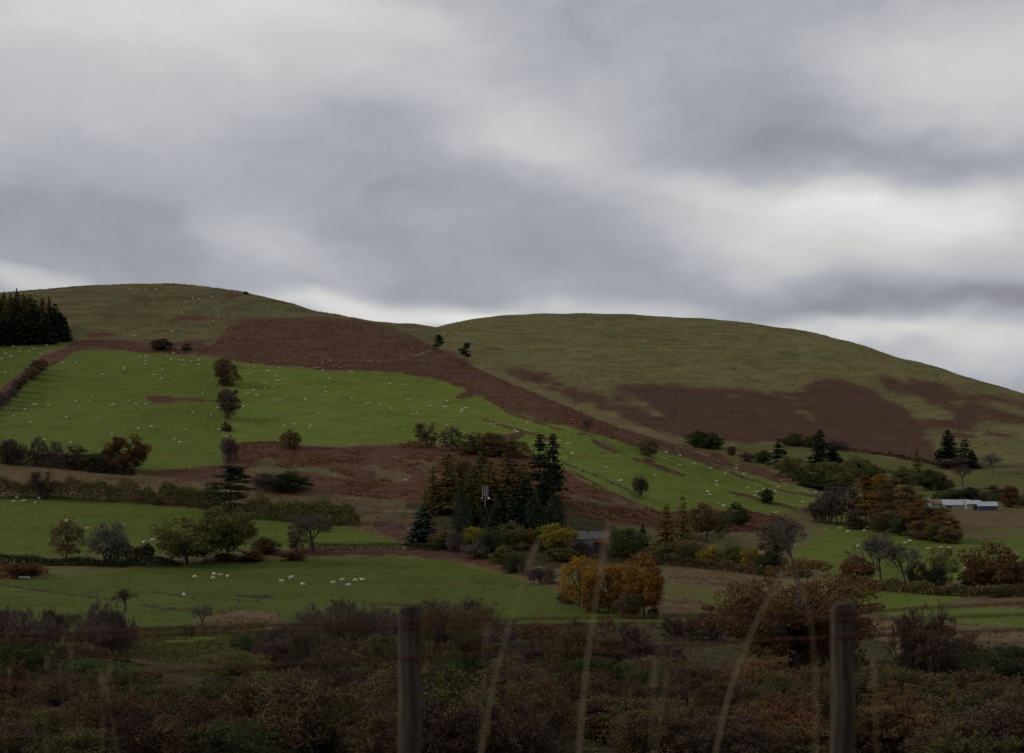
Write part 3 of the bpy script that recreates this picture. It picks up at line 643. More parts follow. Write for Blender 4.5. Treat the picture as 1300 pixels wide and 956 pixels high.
# kind, foliage, column, foot row, top row, width, label, group
TREES = [
 # upper left pasture and the hill above it
 ('bush', 'twig_dark', 203, 446, 430, 27, 'dark round bush on the bracken strip above the upper left pasture, the bigger of two'),
 ('bush', 'twig_dark', 238, 446, 435, 13, 'small dark bush on the bracken strip above the upper left pasture'),
 ('bush', 'leaf_evergreen', 312, 374, 370, 6, 'tiny dark bush alone on the skyline of the left hill'),
 ('bush', 'leaf_brown', 286, 490, 456, 30, 'reddish brown hedgerow tree, topmost of three dividing the green pastures'),
 ('airy', 'twig_dark', 290, 532, 496, 30, 'dark grey hedgerow tree, middle one of three dividing the green pastures'),
 ('twiggy', 'twig_purple', 291, 588, 552, 30, 'purplish leafless bush at the pasture corner, lowest of three dividing the green pastures'),
 ('bush', 'twig_purple', 288, 508, 494, 20, 'low purplish scrub between the topmost and the middle dividing hedgerow tree'),
 ('bush', 'twig_dark', 287, 548, 536, 14, 'small dark scrub between the middle and the lowest dividing hedgerow tree'),
 ('bush', 'leaf_brown', 284, 466, 455, 18, 'small brown scrub just above the topmost dividing hedgerow tree'),
 ('bush', 'leaf_brown', 368, 571, 545, 27, 'brown bush at the lower edge of the pasture right above the bracken'),
 # hedgerow under the upper left pasture
 ('bush', 'twig_dark', 14, 590, 558, 30, 'dark leafless hedgerow tree at the left end of the row under the upper pasture'),
 ('airy', 'twig_purple', 48, 590, 555, 20, 'slim twiggy hedgerow tree, taller of a pair under the upper pasture'),
 ('airy', 'twig_purple', 68, 591, 560, 22, 'bushy brown hedgerow tree, right one of a pair under the upper pasture'),
 ('bush', 'twig_dark', 97, 595, 565, 32, 'broad dark hedgerow bush between the twiggy pair and the rust leaved tree'),
 ('bush', 'leaf_evergreen', 126, 598, 574, 36, 'low blackish bush touching the left side of the rust leaved hedgerow tree'),
 ('leafy', 'leaf_rust', 157, 600, 553, 52, 'big rust leaved tree with bare lower limbs at the end of the upper hedgerow'),
 # the tall unclipped hedge and its neighbours
 ('airy', 'twig_dark', 53, 634, 598, 30, 'dark bush rising out of the tall unclipped hedge above the middle field'),
 ('cedar', 'leaf_conifer', 292, 652, 591, 54, 'dark tiered conifer with a bent top standing in the tall hedge'),
 ('bush', 'leaf_evergreen', 367, 626, 598, 54, 'wide dark evergreen clump on the bracken slope above the tall hedge'),
 ('twiggy', 'twig_purple', 338, 623, 600, 36, 'purplish bare thicket leaning on the left of the wide evergreen clump'),
 # the middle field and its lower hedge
 ('leafy', 'leaf_olive', 238, 716, 658, 84, 'spreading olive brown oak, lower and left of the pair in front of the middle field'),
 ('leafy', 'leaf_olive', 288, 714, 641, 64, 'tall olive oak with a yellowish top, right of the pair before the middle field'),
 ('twiggy', 'twig_grey', 140, 718, 664, 60, 'wide leafless tree with a fan of grey limbs left of the oaks'),
 ('airy', 'leaf_brown', 84, 710, 661, 42, 'brown half bare tree at the left part of the lower hedge'),
 ('leafy', 'leaf_evergreen', 186, 712, 690, 18, 'small round dark evergreen left of the two oaks'),
 ('twiggy', 'leaf_brown', 168, 714, 688, 30, 'brown scrubby bush between the leafless tree and the small evergreen'),
 ('bush', 'leaf_brown', 338, 706, 682, 36, 'brown shrub between the right oak and the bare tree with a thick trunk'),
 ('bare', 'twig_purple', 397, 702, 652, 54, 'bare brown tree with a stout dark trunk above the clipped hedge'),
 ('airy', 'twig_brown', 377, 704, 666, 28, 'narrow twiggy bush leaning on the left of the stout bare tree'),
 ('bush', 'leaf_rust', 318, 713, 699, 34, 'rust red bracken bush under the gap right of the oaks'),
 ('bush', 'leaf_rust', 288, 714, 702, 28, 'rust red bracken bush at the foot of the right oak'),
 ('bush', 'leaf_rust', 372, 711, 701, 30, 'rust red bracken bush at the foot of the stout bare tree'),
 ('bush', 'leaf_rust', 30, 732, 716, 50, 'wide rust coloured bush at the lower left field corner'),
 # scrub line above the copse
 ('airy', 'leaf_brown', 541, 570, 536, 30, 'rounded brown tree, leftmost of the dark line under the strip field'),
 ('airy', 'twig_dark', 574, 573, 542, 28, 'dark leafless tree, second from the left in the line under the strip field'),
 ('bush', 'leaf_brown', 600, 578, 549, 34, 'dense brown scrub, left of three merging lumps under the strip field'),
 ('bush', 'leaf_brown', 626, 580, 550, 36, 'dense brown scrub, middle of three merging lumps under the strip field'),
 ('bush', 'leaf_brown', 652, 582, 556, 36, 'dense brown scrub, right of three merging lumps, touching the tall dark pines'),
 # strip field
 ('bare', 'twig_grey', 747, 556, 531, 20, 'small pale leafless tree on the strip field bank'),
 ('leafy', 'leaf_brown', 824, 580, 556, 24, 'small round brown tree standing on the strip field bank'),
 ('twiggy', 'twig_dark', 813, 633, 603, 28, 'dark spiky bush alone at the lower corner of the strip field'),
 ('bush', 'leaf_evergreen', 974, 641, 621, 18, 'small dark bush near the right end of the strip field'),
 ('bush', 'leaf_evergreen', 936, 667, 638, 30, 'dark green bush below the strip field, above the rough meadow'),
 # ridge
 ('scots', 'leaf_conifer', 556, 446, 425, 14, 'stocky wind bent pine on the ridge between the hills'),
 ('scots', 'leaf_conifer', 588, 464, 434, 17, 'leaning pine with a bare lower trunk on the ridge between the hills'),
 # the copse by the farm
 ('larch', 'leaf_larch', 568, 655, 577, 40, 'tall olive larch at the upper left of the copse'),
 ('larch', 'leaf_larch', 549, 655, 594, 28, 'thin olive larch on the outer left edge of the copse'),
 ('conifer', 'leaf_bluefir', 537, 692, 640, 38, 'broad blue green fir at the end of the clipped hedge'),
 ('columnar', 'leaf_conifer', 586, 688, 620, 24, 'blackish column shaped conifer, leftmost in the copse'),
 ('larch', 'leaf_larch', 645, 650, 574, 50, 'broad golden olive larch in the middle of the copse'),
 ('larch', 'leaf_larch', 664, 652, 590, 36, 'golden olive larch leaning on the broad one beside the tall pines'),
 ('pine', 'leaf_conifer', 686, 642, 552, 34, 'tallest dark pine, left of the pair at the top of the copse'),
 ('pine', 'leaf_conifer', 702, 634, 551, 27, 'tall bare trunked dark pine, right of the pair at the top of the copse'),
 ('columnar', 'leaf_conifer', 612, 672, 641, 20, 'dark narrow conifer right behind the aerial mast'),
 ('conifer', 'leaf_conifer', 635, 682, 622, 34, 'dark bushy conifer to the right of the aerial mast'),
 ('conifer', 'leaf_conifer', 655, 684, 620, 40, 'wide black green conifer in the middle of the copse'),
 ('columnar', 'leaf_conifer', 679, 686, 627, 30, 'column shaped conifer behind the yellow trees, left of two'),
 ('columnar', 'leaf_conifer', 704, 676, 629, 28, 'column shaped conifer behind the yellow trees, right of two'),
 ('bush', 'leaf_yellowgreen', 604, 694, 669, 30, 'yellow green bush below the column conifer at the left of the copse'),
 ('leafy', 'leaf_evergreen', 625, 709, 670, 36, 'round blackish evergreen at the lower edge of the copse'),
 ('twiggy', 'twig_purple', 580, 703, 674, 26, 'purplish bare bush under the left column conifer'),
 ('twiggy', 'twig_purple', 605, 712, 687, 36, 'low domed purplish bush below the yellow green bush'),
 ('leafy', 'leaf_yellowgreen', 676, 698, 671, 26, 'small golden tree left of the yellow green one by the farm'),
 ('leafy', 'leaf_yellowgreen', 706, 708, 665, 44, 'bushy yellow green tree right beside the farm roofs'),
 ('bush', 'leaf_evergreen', 652, 730, 702, 26, 'dark conical bush alone at the top edge of the bottom field'),
 ('twiggy', 'twig_purple', 692, 742, 714, 42, 'bare straggling thorn bush on the bank above the bottom field'),
 ('twiggy', 'twig_brown', 668, 733, 712, 26, 'thin brown thorn bush between the conical bush and the straggling one'),
 ('larch', 'leaf_larch', 602, 656, 592, 34, 'olive larch behind the mast, between the left larches and the broad one'),
 ('larch', 'leaf_larch', 622, 652, 586, 36, 'olive larch just left of the broad golden olive one in the copse'),
 ('larch', 'leaf_green', 612, 640, 574, 44, 'dark green conifer behind the top of the aerial mast'),
 ('leafy', 'leaf_brown', 584, 632, 580, 34, 'brown broadleaf tree between the left larches and the aerial mast'),
 ('conifer', 'leaf_conifer', 668, 672, 606, 40, 'dark conifer below the pair of tall pines'),
 ('conifer', 'leaf_conifer', 690, 664, 598, 34, 'dark conifer under the right one of the tall pines'),
 ('conifer', 'leaf_green', 598, 676, 628, 30, 'green conifer right beside the leftmost blackish column'),
 ('leafy', 'leaf_olive', 645, 700, 662, 40, 'olive broadleaf tree at the foot of the dark conifers of the copse'),
 ('leafy', 'leaf_green', 690, 700, 668, 30, 'dark green tree squeezed behind the golden and the yellow green tree'),
 ('bush', 'leaf_brown', 560, 698, 674, 34, 'brown bush between the blue green fir and the purplish bushes'),
 ('bush', 'leaf_olive', 640, 718, 692, 34, 'olive bush between the round evergreen and the dark conical bush'),
 ('bush', 'leaf_olive', 716, 714, 696, 40, 'olive bush at the foot of the yellow green tree'),
 # farm surroundings
 ('bush', 'twig_dark', 738, 709, 687, 26, 'dark leafless bush in front of the blue round roofed shed'),
 ('bush', 'leaf_green', 796, 711, 671, 50, 'big dome shaped dark green shrub at the right of the farm barn'),
 ('conifer', 'leaf_conifer', 816, 694, 666, 15, 'small pointed conifer behind the dome shaped shrub'),
 ('larch', 'leaf_amber', 846, 696, 640, 28, 'golden orange larch right of the farm'),
 ('larch', 'leaf_larch', 867, 696, 630, 24, 'taller olive larch beside the golden orange one'),
 ('leafy', 'leaf_brown', 896, 688, 639, 44, 'brown dome shaped tree right of the olive larch'),
 ('airy', 'leaf_green', 914, 684, 648, 26, 'dark green tree touching the right of the brown dome shaped tree'),
 ('bush', 'leaf_olive', 846, 712, 690, 46, 'olive shrub, left end of the belt below the larches'),
 ('bush', 'leaf_brown', 876, 714, 686, 42, 'brown shrub, second in the belt below the larches'),
 ('bush', 'leaf_yellowgreen', 904, 718, 692, 40, 'yellowish shrub, third in the belt below the larches'),
 ('bush', 'leaf_olive', 932, 722, 690, 42, 'olive shrub, fourth in the belt right of the larches'),
 ('bush', 'leaf_yellowgreen', 955, 726, 696, 34, 'yellow flecked shrub in the belt above the rough meadow'),
 ('bush', 'leaf_evergreen', 976, 731, 700, 36, 'blackish shrub at the right end of the belt above the rough meadow'),
 ('bare', 'twig_grey', 1008, 730, 652, 68, 'tall pale leafless tree at the right end of the shrub belt'),
 ('airy', 'twig_brown', 985, 715, 664, 44, 'brown leafless tree left of the tall pale leafless one'),
 ('airy', 'leaf_gold', 735, 770, 706, 50, 'thin crowned golden tree, leftmost of the three golden trees'),
 ('leafy', 'leaf_gold', 772, 777, 713, 60, 'lower golden tree in the middle of the three golden trees'),
 ('leafy', 'leaf_gold', 818, 784, 702, 54, 'tallest golden tree, rightmost of the three golden trees'),
 ('bush', 'leaf_amber', 752, 778, 748, 30, 'dull amber bush between the left and the middle golden tree'),
 ('bush', 'leaf_brown', 800, 785, 752, 34, 'brown bush in front of the gap between the middle and right golden tree'),
 ('bush', 'leaf_brown', 722, 766, 742, 26, 'brown bush at the foot of the leftmost golden tree'),
 ('bush', 'twig_dark', 785, 775, 742, 22, 'dark bush between the trunks of the middle and right golden trees'),
 ('bush', 'leaf_evergreen', 830, 785, 770, 14, 'tiny dark bush at the foot of the tallest golden tree'),
 # woods under the right hill
 ('bush', 'leaf_green', 884, 568, 547, 28, 'dark green tree, left of a touching pair below the big bracken slope'),
 ('bush', 'leaf_evergreen', 901, 569, 548, 32, 'dark green tree, right of a touching pair below the big bracken slope'),
 ('bush', 'twig_dark', 928, 578, 567, 11, 'tiny dark bush right of the touching pair of green trees'),
 ('bush', 'twig_purple', 948, 586, 573, 18, 'small purplish bush left of the round green one'),
 ('bush', 'leaf_green', 968, 588, 572, 22, 'round green bush in the valley under the bracken slope'),
 ('pine', 'leaf_conifer', 988, 594, 561, 24, 'dark pine, left of two that stand over the wooded dingle'),
 ('pine', 'leaf_conifer', 1040, 598, 546, 26, 'tall dark pine, right of two that stand over the wooded dingle'),
 ('conifer', 'leaf_conifer', 1056, 596, 568, 34, 'spreading dark conifer touching the tall pine of the dingle'),
 ('bush', 'leaf_green', 1008, 566, 549, 26, 'green scrub, left of a line at the foot of the bracken slope'),
 ('bush', 'leaf_olive', 1028, 568, 552, 18, 'olive scrub in the line at the foot of the bracken slope'),
 ('bush', 'twig_purple', 1060, 571, 557, 30, 'purplish scrub at the right end of the line under the bracken slope'),
 ('bush', 'leaf_olive', 1003, 606, 580, 34, 'olive bush below the left dingle pine'),
 ('bush', 'leaf_green', 1022, 612, 590, 34, 'green bush between the two dingle pines'),
 ('bush', 'leaf_olive', 1054, 612, 586, 40, 'olive bush under the spreading dark conifer'),
 ('bush', 'leaf_olive', 1086, 606, 579, 44, 'tall olive thicket right of the spreading dark conifer'),
 ('bush', 'leaf_green', 1108, 612, 592, 36, 'green thicket right of the tall olive thicket'),
 ('bush', 'leaf_evergreen', 1032, 622, 602, 44, 'dark green thicket at the lower edge of the dingle wood'),
 ('bush', 'leaf_olive', 1066, 622, 600, 34, 'olive thicket at the lower edge of the dingle wood beside the purplish bare bush'),
 ('larch', 'leaf_larch', 1164, 612, 570, 18, 'lone slender olive larch above the barn wood'),
 ('bush', 'leaf_olive', 1148, 614, 592, 34, 'olive tree left below the lone slender larch'),
 ('bush', 'leaf_green', 1180, 622, 597, 42, 'dark green tree right below the lone slender larch'),
 ('bush', 'twig_brown', 1198, 622, 604, 24, 'brown bush at the right end of the wood above the barns'),
 ('conifer', 'leaf_conifer', 1203, 590, 546, 32, 'big dark conifer, tallest of three on the far right slope'),
 ('larch', 'leaf_green', 1225, 592, 556, 24, 'green conifer between the tallest and the small pointed one on the far right slope'),
 ('conifer', 'leaf_conifer', 1234, 594, 571, 18, 'small pointed spruce, rightmost of three on the far right slope'),
 ('bush', 'twig_purple', 1206, 594, 582, 42, 'low purplish thicket under the three conifers on the far right slope'),
 ('bare', 'twig_purple', 1260, 602, 574, 26, 'leafless tree with a pale trunk on the far right slope'),
 ('bare', 'twig_purple', 1222, 616, 590, 24, 'faint leafless tree in the dull field above the barns'),
 ('bush', 'leaf_green', 1206, 634, 620, 34, 'green hedge bush behind the white gabled barn'),
 ('bush', 'leaf_evergreen', 1232, 634, 619, 30, 'dark hedge bush behind the long pale barn'),
 ('bush', 'twig_dark', 1262, 634, 616, 34, 'tall dark bush behind the blue walled shed'),
 ('bush', 'leaf_rust', 1283, 644, 617, 22, 'rust coloured tree right of the blue walled shed'),
 ('bush', 'twig_purple', 1300, 642, 626, 28, 'purplish bush at the right edge level with the barns'),
 # purplish thicket and the tall pines in front of the barns
 ('twiggy', 'twig_purple', 1062, 664, 618, 56, 'large purplish bare thicket left of the tall amber topped pines'),
 ('twiggy', 'twig_purple', 1044, 664, 632, 34, 'lower purplish thicket at the end of the strip field'),
 ('plated', 'leaf_amber', 1099, 668, 604, 40, 'amber shelved pine, leftmost of the tall clump in front of the barns'),
 ('plated', 'leaf_amber', 1116, 672, 602, 40, 'tallest amber shelved pine, second of the clump in front of the barns'),
 ('plated', 'leaf_brown', 1133, 674, 607, 36, 'brown shelved pine, third of the clump in front of the barns'),
 ('plated', 'leaf_brown', 1150, 677, 616, 38, 'dark brown shelved pine, fourth of the clump in front of the barns'),
 ('plated', 'leaf_amber', 1165, 681, 634, 34, 'shorter amber pine, fifth of the clump in front of the barns'),
 ('plated', 'leaf_brown', 1178, 683, 642, 32, 'short brown pine, sixth of the clump in front of the barns'),
 ('plated', 'leaf_amber', 1193, 686, 648, 34, 'short amber pine, seventh of the clump in front of the barns'),
 ('plated', 'leaf_amber', 1207, 688, 656, 26, 'smallest amber pine at the right end of the clump in front of the barns'),
 ('plated', 'leaf_brown', 1108, 666, 610, 40, 'brown pine standing behind the two tallest amber ones'),
 ('plated', 'leaf_larch', 1126, 668, 612, 44, 'olive pine behind the tallest and the third pine of the clump'),
 ('plated', 'leaf_larch', 1158, 674, 622, 42, 'olive pine behind the fourth and fifth pine of the clump'),
 ('plated', 'leaf_brown', 1185, 682, 645, 40, 'brown pine behind the sixth and seventh pine of the clump'),
 ('bush', 'leaf_brown', 1120, 676, 650, 40, 'brown undergrowth bush beneath the tallest amber pine'),
 ('bush', 'leaf_brown', 1168, 684, 662, 40, 'brown undergrowth bush beneath the shorter amber pine'),
 ('bush', 'leaf_olive', 1190, 688, 664, 34, 'olive undergrowth bush beneath the short amber pine'),
 ('bush', 'leaf_brown', 1194, 654, 643, 24, 'brown bush in front of the brown roofed low barn'),
 ('bush', 'leaf_evergreen', 1143, 680, 656, 28, 'dark undergrowth bush beneath the brown shelved pines'),
 ('bush', 'twig_dark', 1088, 672, 645, 28, 'dark undergrowth bush beneath the leftmost amber pine'),
 ('bush', 'leaf_brown', 1205, 690, 668, 30, 'brown undergrowth bush beneath the smallest amber pine'),
 # the row along the right hand field
 ('leafy', 'leaf_amber', 1083, 744, 706, 36, 'bright golden bush at the right of the big brown tree'),
 ('leafy', 'leaf_rust', 1098, 745, 709, 24, 'orange brown bush touching the bright golden bush'),
 ('bare', 'twig_grey', 1119, 748, 675, 58, 'tall grey leafless tree, left of two in the right hand hedge'),
 ('bare', 'twig_grey', 1151, 750, 686, 52, 'grey leafless tree, right of two in the right hand hedge'),
 ('leafy', 'leaf_brown', 1168, 750, 714, 28, 'brown golden bush between the right leafless tree and the black bush'),
 ('bush', 'leaf_evergreen', 1187, 752, 718, 28, 'black green bush right of the brown golden bush'),
 ('airy', 'leaf_olive', 1194, 748, 695, 36, 'thin olive half bare tree behind the black green bush'),
 ('leafy', 'leaf_rust', 1262, 754, 690, 80, 'big rust brown tree with a broad round crown by the right edge'),
 ('bush', 'leaf_evergreen', 1233, 752, 721, 32, 'dark round bush touching the left of the big rust brown tree'),
 ('bush', 'twig_dark', 1303, 752, 708, 30, 'dark tree touching the right side of the big rust brown tree'),
 # lone trees in the bottom field
 ('bare', 'twig_dark', 160, 776, 746, 31, 'round leafless tree with a short trunk alone in the bottom field'),
 ('bare', 'twig_grey', 257, 800, 766, 30, 'grey leafless tree right below the lone round one'),
 ('twiggy', 'twig_brown', 240, 812, 791, 18, 'small brown bush below the grey leafless tree'),
]
for k_, m_, u_, b_, t_, w_, l_ in TREES:
    plant(k_, m_, u_, b_, t_, w_, l_, bark='bark_pale' if m_ == 'twig_grey' or 'pale trunk' in l_ else None)

def near_plant(kind, mat, u, Y, vt, w, label, group=None, **k): return plant(kind, mat, u, None, vt, w, label, group, Y=Y, **k)

# plantation on the left hillside: what shows is an edge of trees packed together
for i in range(11):
    u = -28 + i * 10.6 + random.uniform(-2, 2)
    plant('conifer', 'leaf_conifer', u, 437 + random.uniform(-3, 1) - max(0, u - 55) * .12, 404 + random.uniform(-7, 6), 25, 'dark conifer in the front row of the plantation on the left hill', 'front row of the hillside plantation')
for i in range(13):
    u = -30 + i * 8.4 + random.uniform(-2, 2)
    plant('larch', 'leaf_olive' if i % 3 == 1 else 'leaf_brown' if i % 3 else 'leaf_conifer', u, 418 + random.uniform(-5, 3), 378 + max(0, u - 45) * .35 + random.uniform(-5, 4), 22, 'olive or brown tree rising behind the front row of the hillside plantation', 'back rows of the hillside plantation')
for i in range(9):
    u = -26 + i * 8.0 + random.uniform(-2, 2)
    plant('larch', ['leaf_brown', 'leaf_amber', 'leaf_olive'][i % 3], u, 400 + random.uniform(-3, 3), 372 + random.uniform(-3, 5) + max(0, u - 15) * .1, 14, 'olive or brown tree rising behind the front row of the hillside plantation', 'back rows of the hillside plantation')
plant('conifer', 'leaf_conifer', 21, 398, 366, 9, 'tallest dark spire of the hillside plantation, cutting the skyline')
plant('conifer', 'leaf_conifer', 62, 420, 377, 13, 'dark pointed conifer near the right end of the plantation top')
plant('conifer', 'leaf_conifer', 82, 433, 402, 17, 'dark rounded conifer at the right end of the plantation')

# bottom of the valley: trees and shrubs whose feet are hidden
BIG = [
 ('bigtree', 'leaf_rust', 1012, 178, 712, 200, 'big rust brown tree by the right fence post, just left of it'),
 ('airy', 'leaf_brown', 990, 186, 740, 130, 'thin brown leaved tree standing behind the left of the big rust brown one'),
 ('airy', 'leaf_amber', 1045, 184, 738, 100, 'thin amber leaved tree standing behind the right of the big rust brown one'),
 ('twiggy', 'twig_dark', 1165, 172, 768, 112, 'large dark leafless bush with upright twigs right of the right fence post'),
 ('twiggy', 'twig_brown', 1205, 176, 808, 70, 'lower dark leafless bush touching the right of the large upright one'),
 ('finebush', 'leaf_evergreen', 1278, 160, 816, 84, 'dark evergreen bush at the lower right corner'),
 ('finebush', 'leaf_rust', 1232, 182, 806, 60, 'pale orange bracken bush between the leafless bush and the corner evergreen'),
 ('twiggy', 'twig_dark', 770, 176, 786, 120, 'wide dark leafless tree behind the tallest grass stem'),
 ('twiggy', 'twig_dark', 868, 265, 778, 60, 'dark hedge bush right below the golden trees'),
 ('twiggy', 'twig_dark', 905, 262, 776, 70, 'dark hedge bush left of the big rust brown tree by the post'),
 ('finebush', 'leaf_evergreen', 330, 228, 805, 56, 'blackish evergreen bush under the bottom field left of the birches'),
 ('finebush', 'leaf_evergreen', 306, 236, 806, 30, 'small blackish evergreen bush at the left tip of the bigger one'),
 ('finebush', 'leaf_green', 120, 150, 836, 120, 'wide green bush at the bottom left among seed heads'),
 ('finebush', 'leaf_green', 575, 150, 828, 62, 'green leafy bush at the foot of the left fence post, right side'),
 ('finebush', 'leaf_yellowgreen', 488, 150, 842, 34, 'small yellow green bush at the foot of the left fence post, left side'),
 ('finebush', 'leaf_amber', 690, 215, 792, 80, 'yellow flecked brown tree between the two long grass stems'),
 ('finebush', 'leaf_olive', 300, 165, 826, 90, 'olive brown bush below the small grey tree of the bottom field'),
]
for k_, m_, u_, Y_, t_, w_, l_ in BIG: near_plant(k_, m_, u_, Y_, t_, w_, l_)

def thicket(n, u0, u1, tops, Y0, Y1, kinds, mats, w, label, group, bark=None):
    for i in range(n):
        u = u0 + (u1 - u0) * (i + random.uniform(.1, .9)) / n
        Y = random.uniform(Y0, Y1)
        vt = np.interp(u, [a for a, b in tops], [b for a, b in tops]) + random.uniform(-2, 22)
        near_plant(random.choice(kinds), random.choice(mats), u, Y, vt, random.uniform(*w), label, group, bark=bark)
thicket(34, 352, 502, [(350, 800), (372, 785), (400, 770), (428, 757), (460, 764), (502, 780)], 180, 245, ['tallbare', 'tallbare', 'twiggy'], ['twig_purple', 'twig_brown', 'twig_purple'], (36, 56), 'bare purplish birch in the thicket left of the left fence post', 'birch thicket left of the left fence post', 'bark_birch')
thicket(28, 536, 650, [(536, 770), (550, 756), (572, 762), (585, 772), (602, 752), (622, 775), (650, 795)], 185, 250, ['tallbare', 'twiggy', 'airy'], ['twig_brown', 'leaf_brown', 'twig_purple'], (34, 54), 'bare brown tree in the thicket right of the left fence post', 'brown thicket right of the left fence post', 'bark_birch')
thicket(14, 640, 850, [(640, 800), (720, 795), (850, 815)], 165, 215, ['twiggy', 'airy', 'twiggy'], ['twig_brown', 'leaf_brown', 'twig_purple', 'leaf_brown'], (50, 80), 'brown tangled shrub in the valley bottom between the fence posts', 'tangled shrubs between the fence posts')
thicket(13, -10, 130, [(-10, 772), (25, 768), (50, 780), (82, 757), (100, 790), (130, 765)], 215, 260, ['twiggy', 'tallbare'], ['twig_dark', 'twig_purple'], (34, 52), 'dark leafless tree at the lower left edge of the bottom field', 'leafless trees at the lower left')
thicket(7, 120, 160, [(115, 770), (132, 762), (160, 785)], 220, 250, ['twiggy'], ['twig_purple'], (30, 50), 'dark leafless tree at the lower left edge of the bottom field', 'leafless trees at the lower left')
thicket(12, -40, 190, [(-40, 805), (80, 812), (150, 830), (215, 845)], 165, 215, ['twiggy', 'finebush', 'twiggy'], ['scrub_dark', 'scrub_dark', 'scrub_green', 'scrub_brown', 'scrub_olive'], (50, 90), 'dark scrub bush in the tangle at the lower left', 'dark scrub at the lower left')
# low scrub that fills the valley bottom up to the bank under the fence
ZONES = [(-400, 505, 'low scrub bush in the valley bottom left of the left fence post', 'scrub left of the left fence post'), (505, 1060, 'low scrub bush in the valley bottom between the two fence posts', 'scrub between the fence posts'), (1060, 1800, 'low scrub bush in the valley bottom right of the right fence post', 'scrub right of the right fence post')]
for i in range(262):
    Y = 98 + 112 * ((i * .6180339) % 1.0) ** 1.15 if i < 230 else 88 + 10 * ((i * .6180339) % 1.0); u = -70 + 1440 * ((i * .7548776) % 1.0) + random.uniform(-12, 12)
    if (150 < u < 330 and Y > 142) or (850 < u < 965 and Y > 172) or (1190 < u and Y > 165): continue
    if Y > 150 and not 335 < u < 850 and i % 2: continue
    hgt = random.uniform(2.2, 4.6) * (1.25 if 340 < u < 700 else 1.0); X = (u - CX) / F * Y
    vt = V0 - (float(zfield(X, Y)) + hgt - CAMZ) * F / Y
    if not 335 < u < 850: vt = max(vt, 834 + random.uniform(-4, 10))
    z_ = next(z for z in ZONES if z[0] <= u < z[1])
    mats = ['scrub_dark', 'scrub_brown', 'scrub_brown', 'scrub_purple', 'scrub_olive', 'scrub_brown', 'scrub_green'] if u < 940 else ['scrub_brown', 'scrub_brown', 'scrub_olive', 'scrub_rust', 'scrub_dark']
    near_plant(random.choice(['twiggy', 'twiggy', 'finebush']), random.choice(mats), u, Y, vt, random.uniform(4.0, 7.5) * F / Y, z_[2], z_[3])

# ------------------------------------------------------------------ dead bracken and rushes on the slopes
def quadmesh(name, Q, mat):
    k = len(Q); me = bpy.data.meshes.new(name)
    me.vertices.add(4 * k); me.vertices.foreach_set('co', Q.astype(np.float32).ravel())
    me.loops.add(4 * k); me.loops.foreach_set('vertex_index', np.arange(4 * k, dtype=np.int32)); me.polygons.add(k); me.polygons.foreach_set('loop_start', (np.arange(k) * 4).astype(np.int32))
    me.update(calc_edges=True); me.materials.append(mat); return me
def cover(name, polys, mat, n, size, per, height, seed, d0, d1, thin=-.25, soil=(14, 10)):
    g = np.random.default_rng(seed); th0, th1 = math.atan(-730 / F), math.atan(730 / F)
    r = np.sqrt(g.uniform(d0 * d0, d1 * d1, n)); t = g.uniform(th0, th1, n); x = r * np.sin(t); y = r * np.cos(t); z = zfield(x, y)
    u = CX + F * x / y; v = V0 - (z - CAMZ) * F / y; u = u + 5 * fbm(x / 14, y / 14, 21, 3); v = v + 2.5 * fbm(x / 12, y / 12, 31, 3)
    m = np.zeros(n, bool)
    for p in polys: m |= pip(u, v, p)
    m &= fbm(x / soil[0], y / soil[1], seed, 3) > thin
    x, y, z = x[m], y[m], z[m]; k = len(x)
    hs = height * (.6 + .8 * vnoise(x / 3, y / 3, seed))
    C = np.repeat(np.stack([x, y, z], -1), per, 0) + g.normal(size=(k * per, 3)) * [size * .9, size * .9, 0]; C[:, 2] += g.uniform(.1, 1, k * per) * np.repeat(hs, per)
    o = bpy.data.objects.new(name, quadmesh(name, leafquads(C, size, g, .25, .55, .5), mat)); COL.objects.link(o); o['kind'] = 'stuff'
leaf_mat('fern', (.150, .068, .030), .45, .02, .1); leaf_mat('rush', (.150, .118, .066), .4, .02, .1)
cover('bracken', [BRACKEN[6], BRACKEN[7], BRACKEN[8], BRACKEN[11], BRACKEN[12], BRACKEN[13], [(515, 560), (700, 585), (720, 650), (560, 650)], [(310, 604), (470, 612), (600, 642), (440, 632), (320, 628)]], MAT['fern'], 260000, .34, 3, .8, 41, 400, 760, -.12)
cover('bracken', [BRACKEN[0], BRACKEN[1], BRACKEN[5], BRACKEN[9], BRACKEN[10]], MAT['fern'], 300000, .42, 2, .8, 43, 640, 1250, -.05)
cover('rushes', [ROUGH[0], ROUGH[1], ROUGH[2], ROUGH[4], ROUGH[5], ROUGH[6], ROUGH[7], [(245, 786), (300, 770), (350, 775), (362, 797), (300, 803), (250, 797)]], MAT['rush'], 200000, .22, 3, .5, 47, 170, 640, .05)

leaf_mat('tussock', (.125, .132, .034), .4, .02, .1); leaf_mat('moor_tuft', (.118, .094, .042), .45, .02, .1)
cover('tussocks', PASTURE, MAT['tussock'], 260000, .17, 2, .17, 51, 330, 1000, .12, (9, 6))
cover('moor_tufts', [[(-60, 340), (1360, 340), (1360, 620), (1180, 585), (900, 560), (600, 455), (270, 440), (90, 430), (-60, 440)]], MAT['moor_tuft'], 420000, .34, 2, .45, 53, 800, 1900, .08, (16, 9))
leaf_mat('rough_tuft', (.092, .080, .032), .45, .03, .1)
cover('rough_tufts', [SCRUB[0], [(150, 800), (340, 790), (340, 880), (150, 880)], [(840, 780), (1000, 780), (1000, 850), (840, 850)]], MAT['rough_tuft'], 420000, .13, 3, .42, 57, 84, 330, -.2, (7, 7))

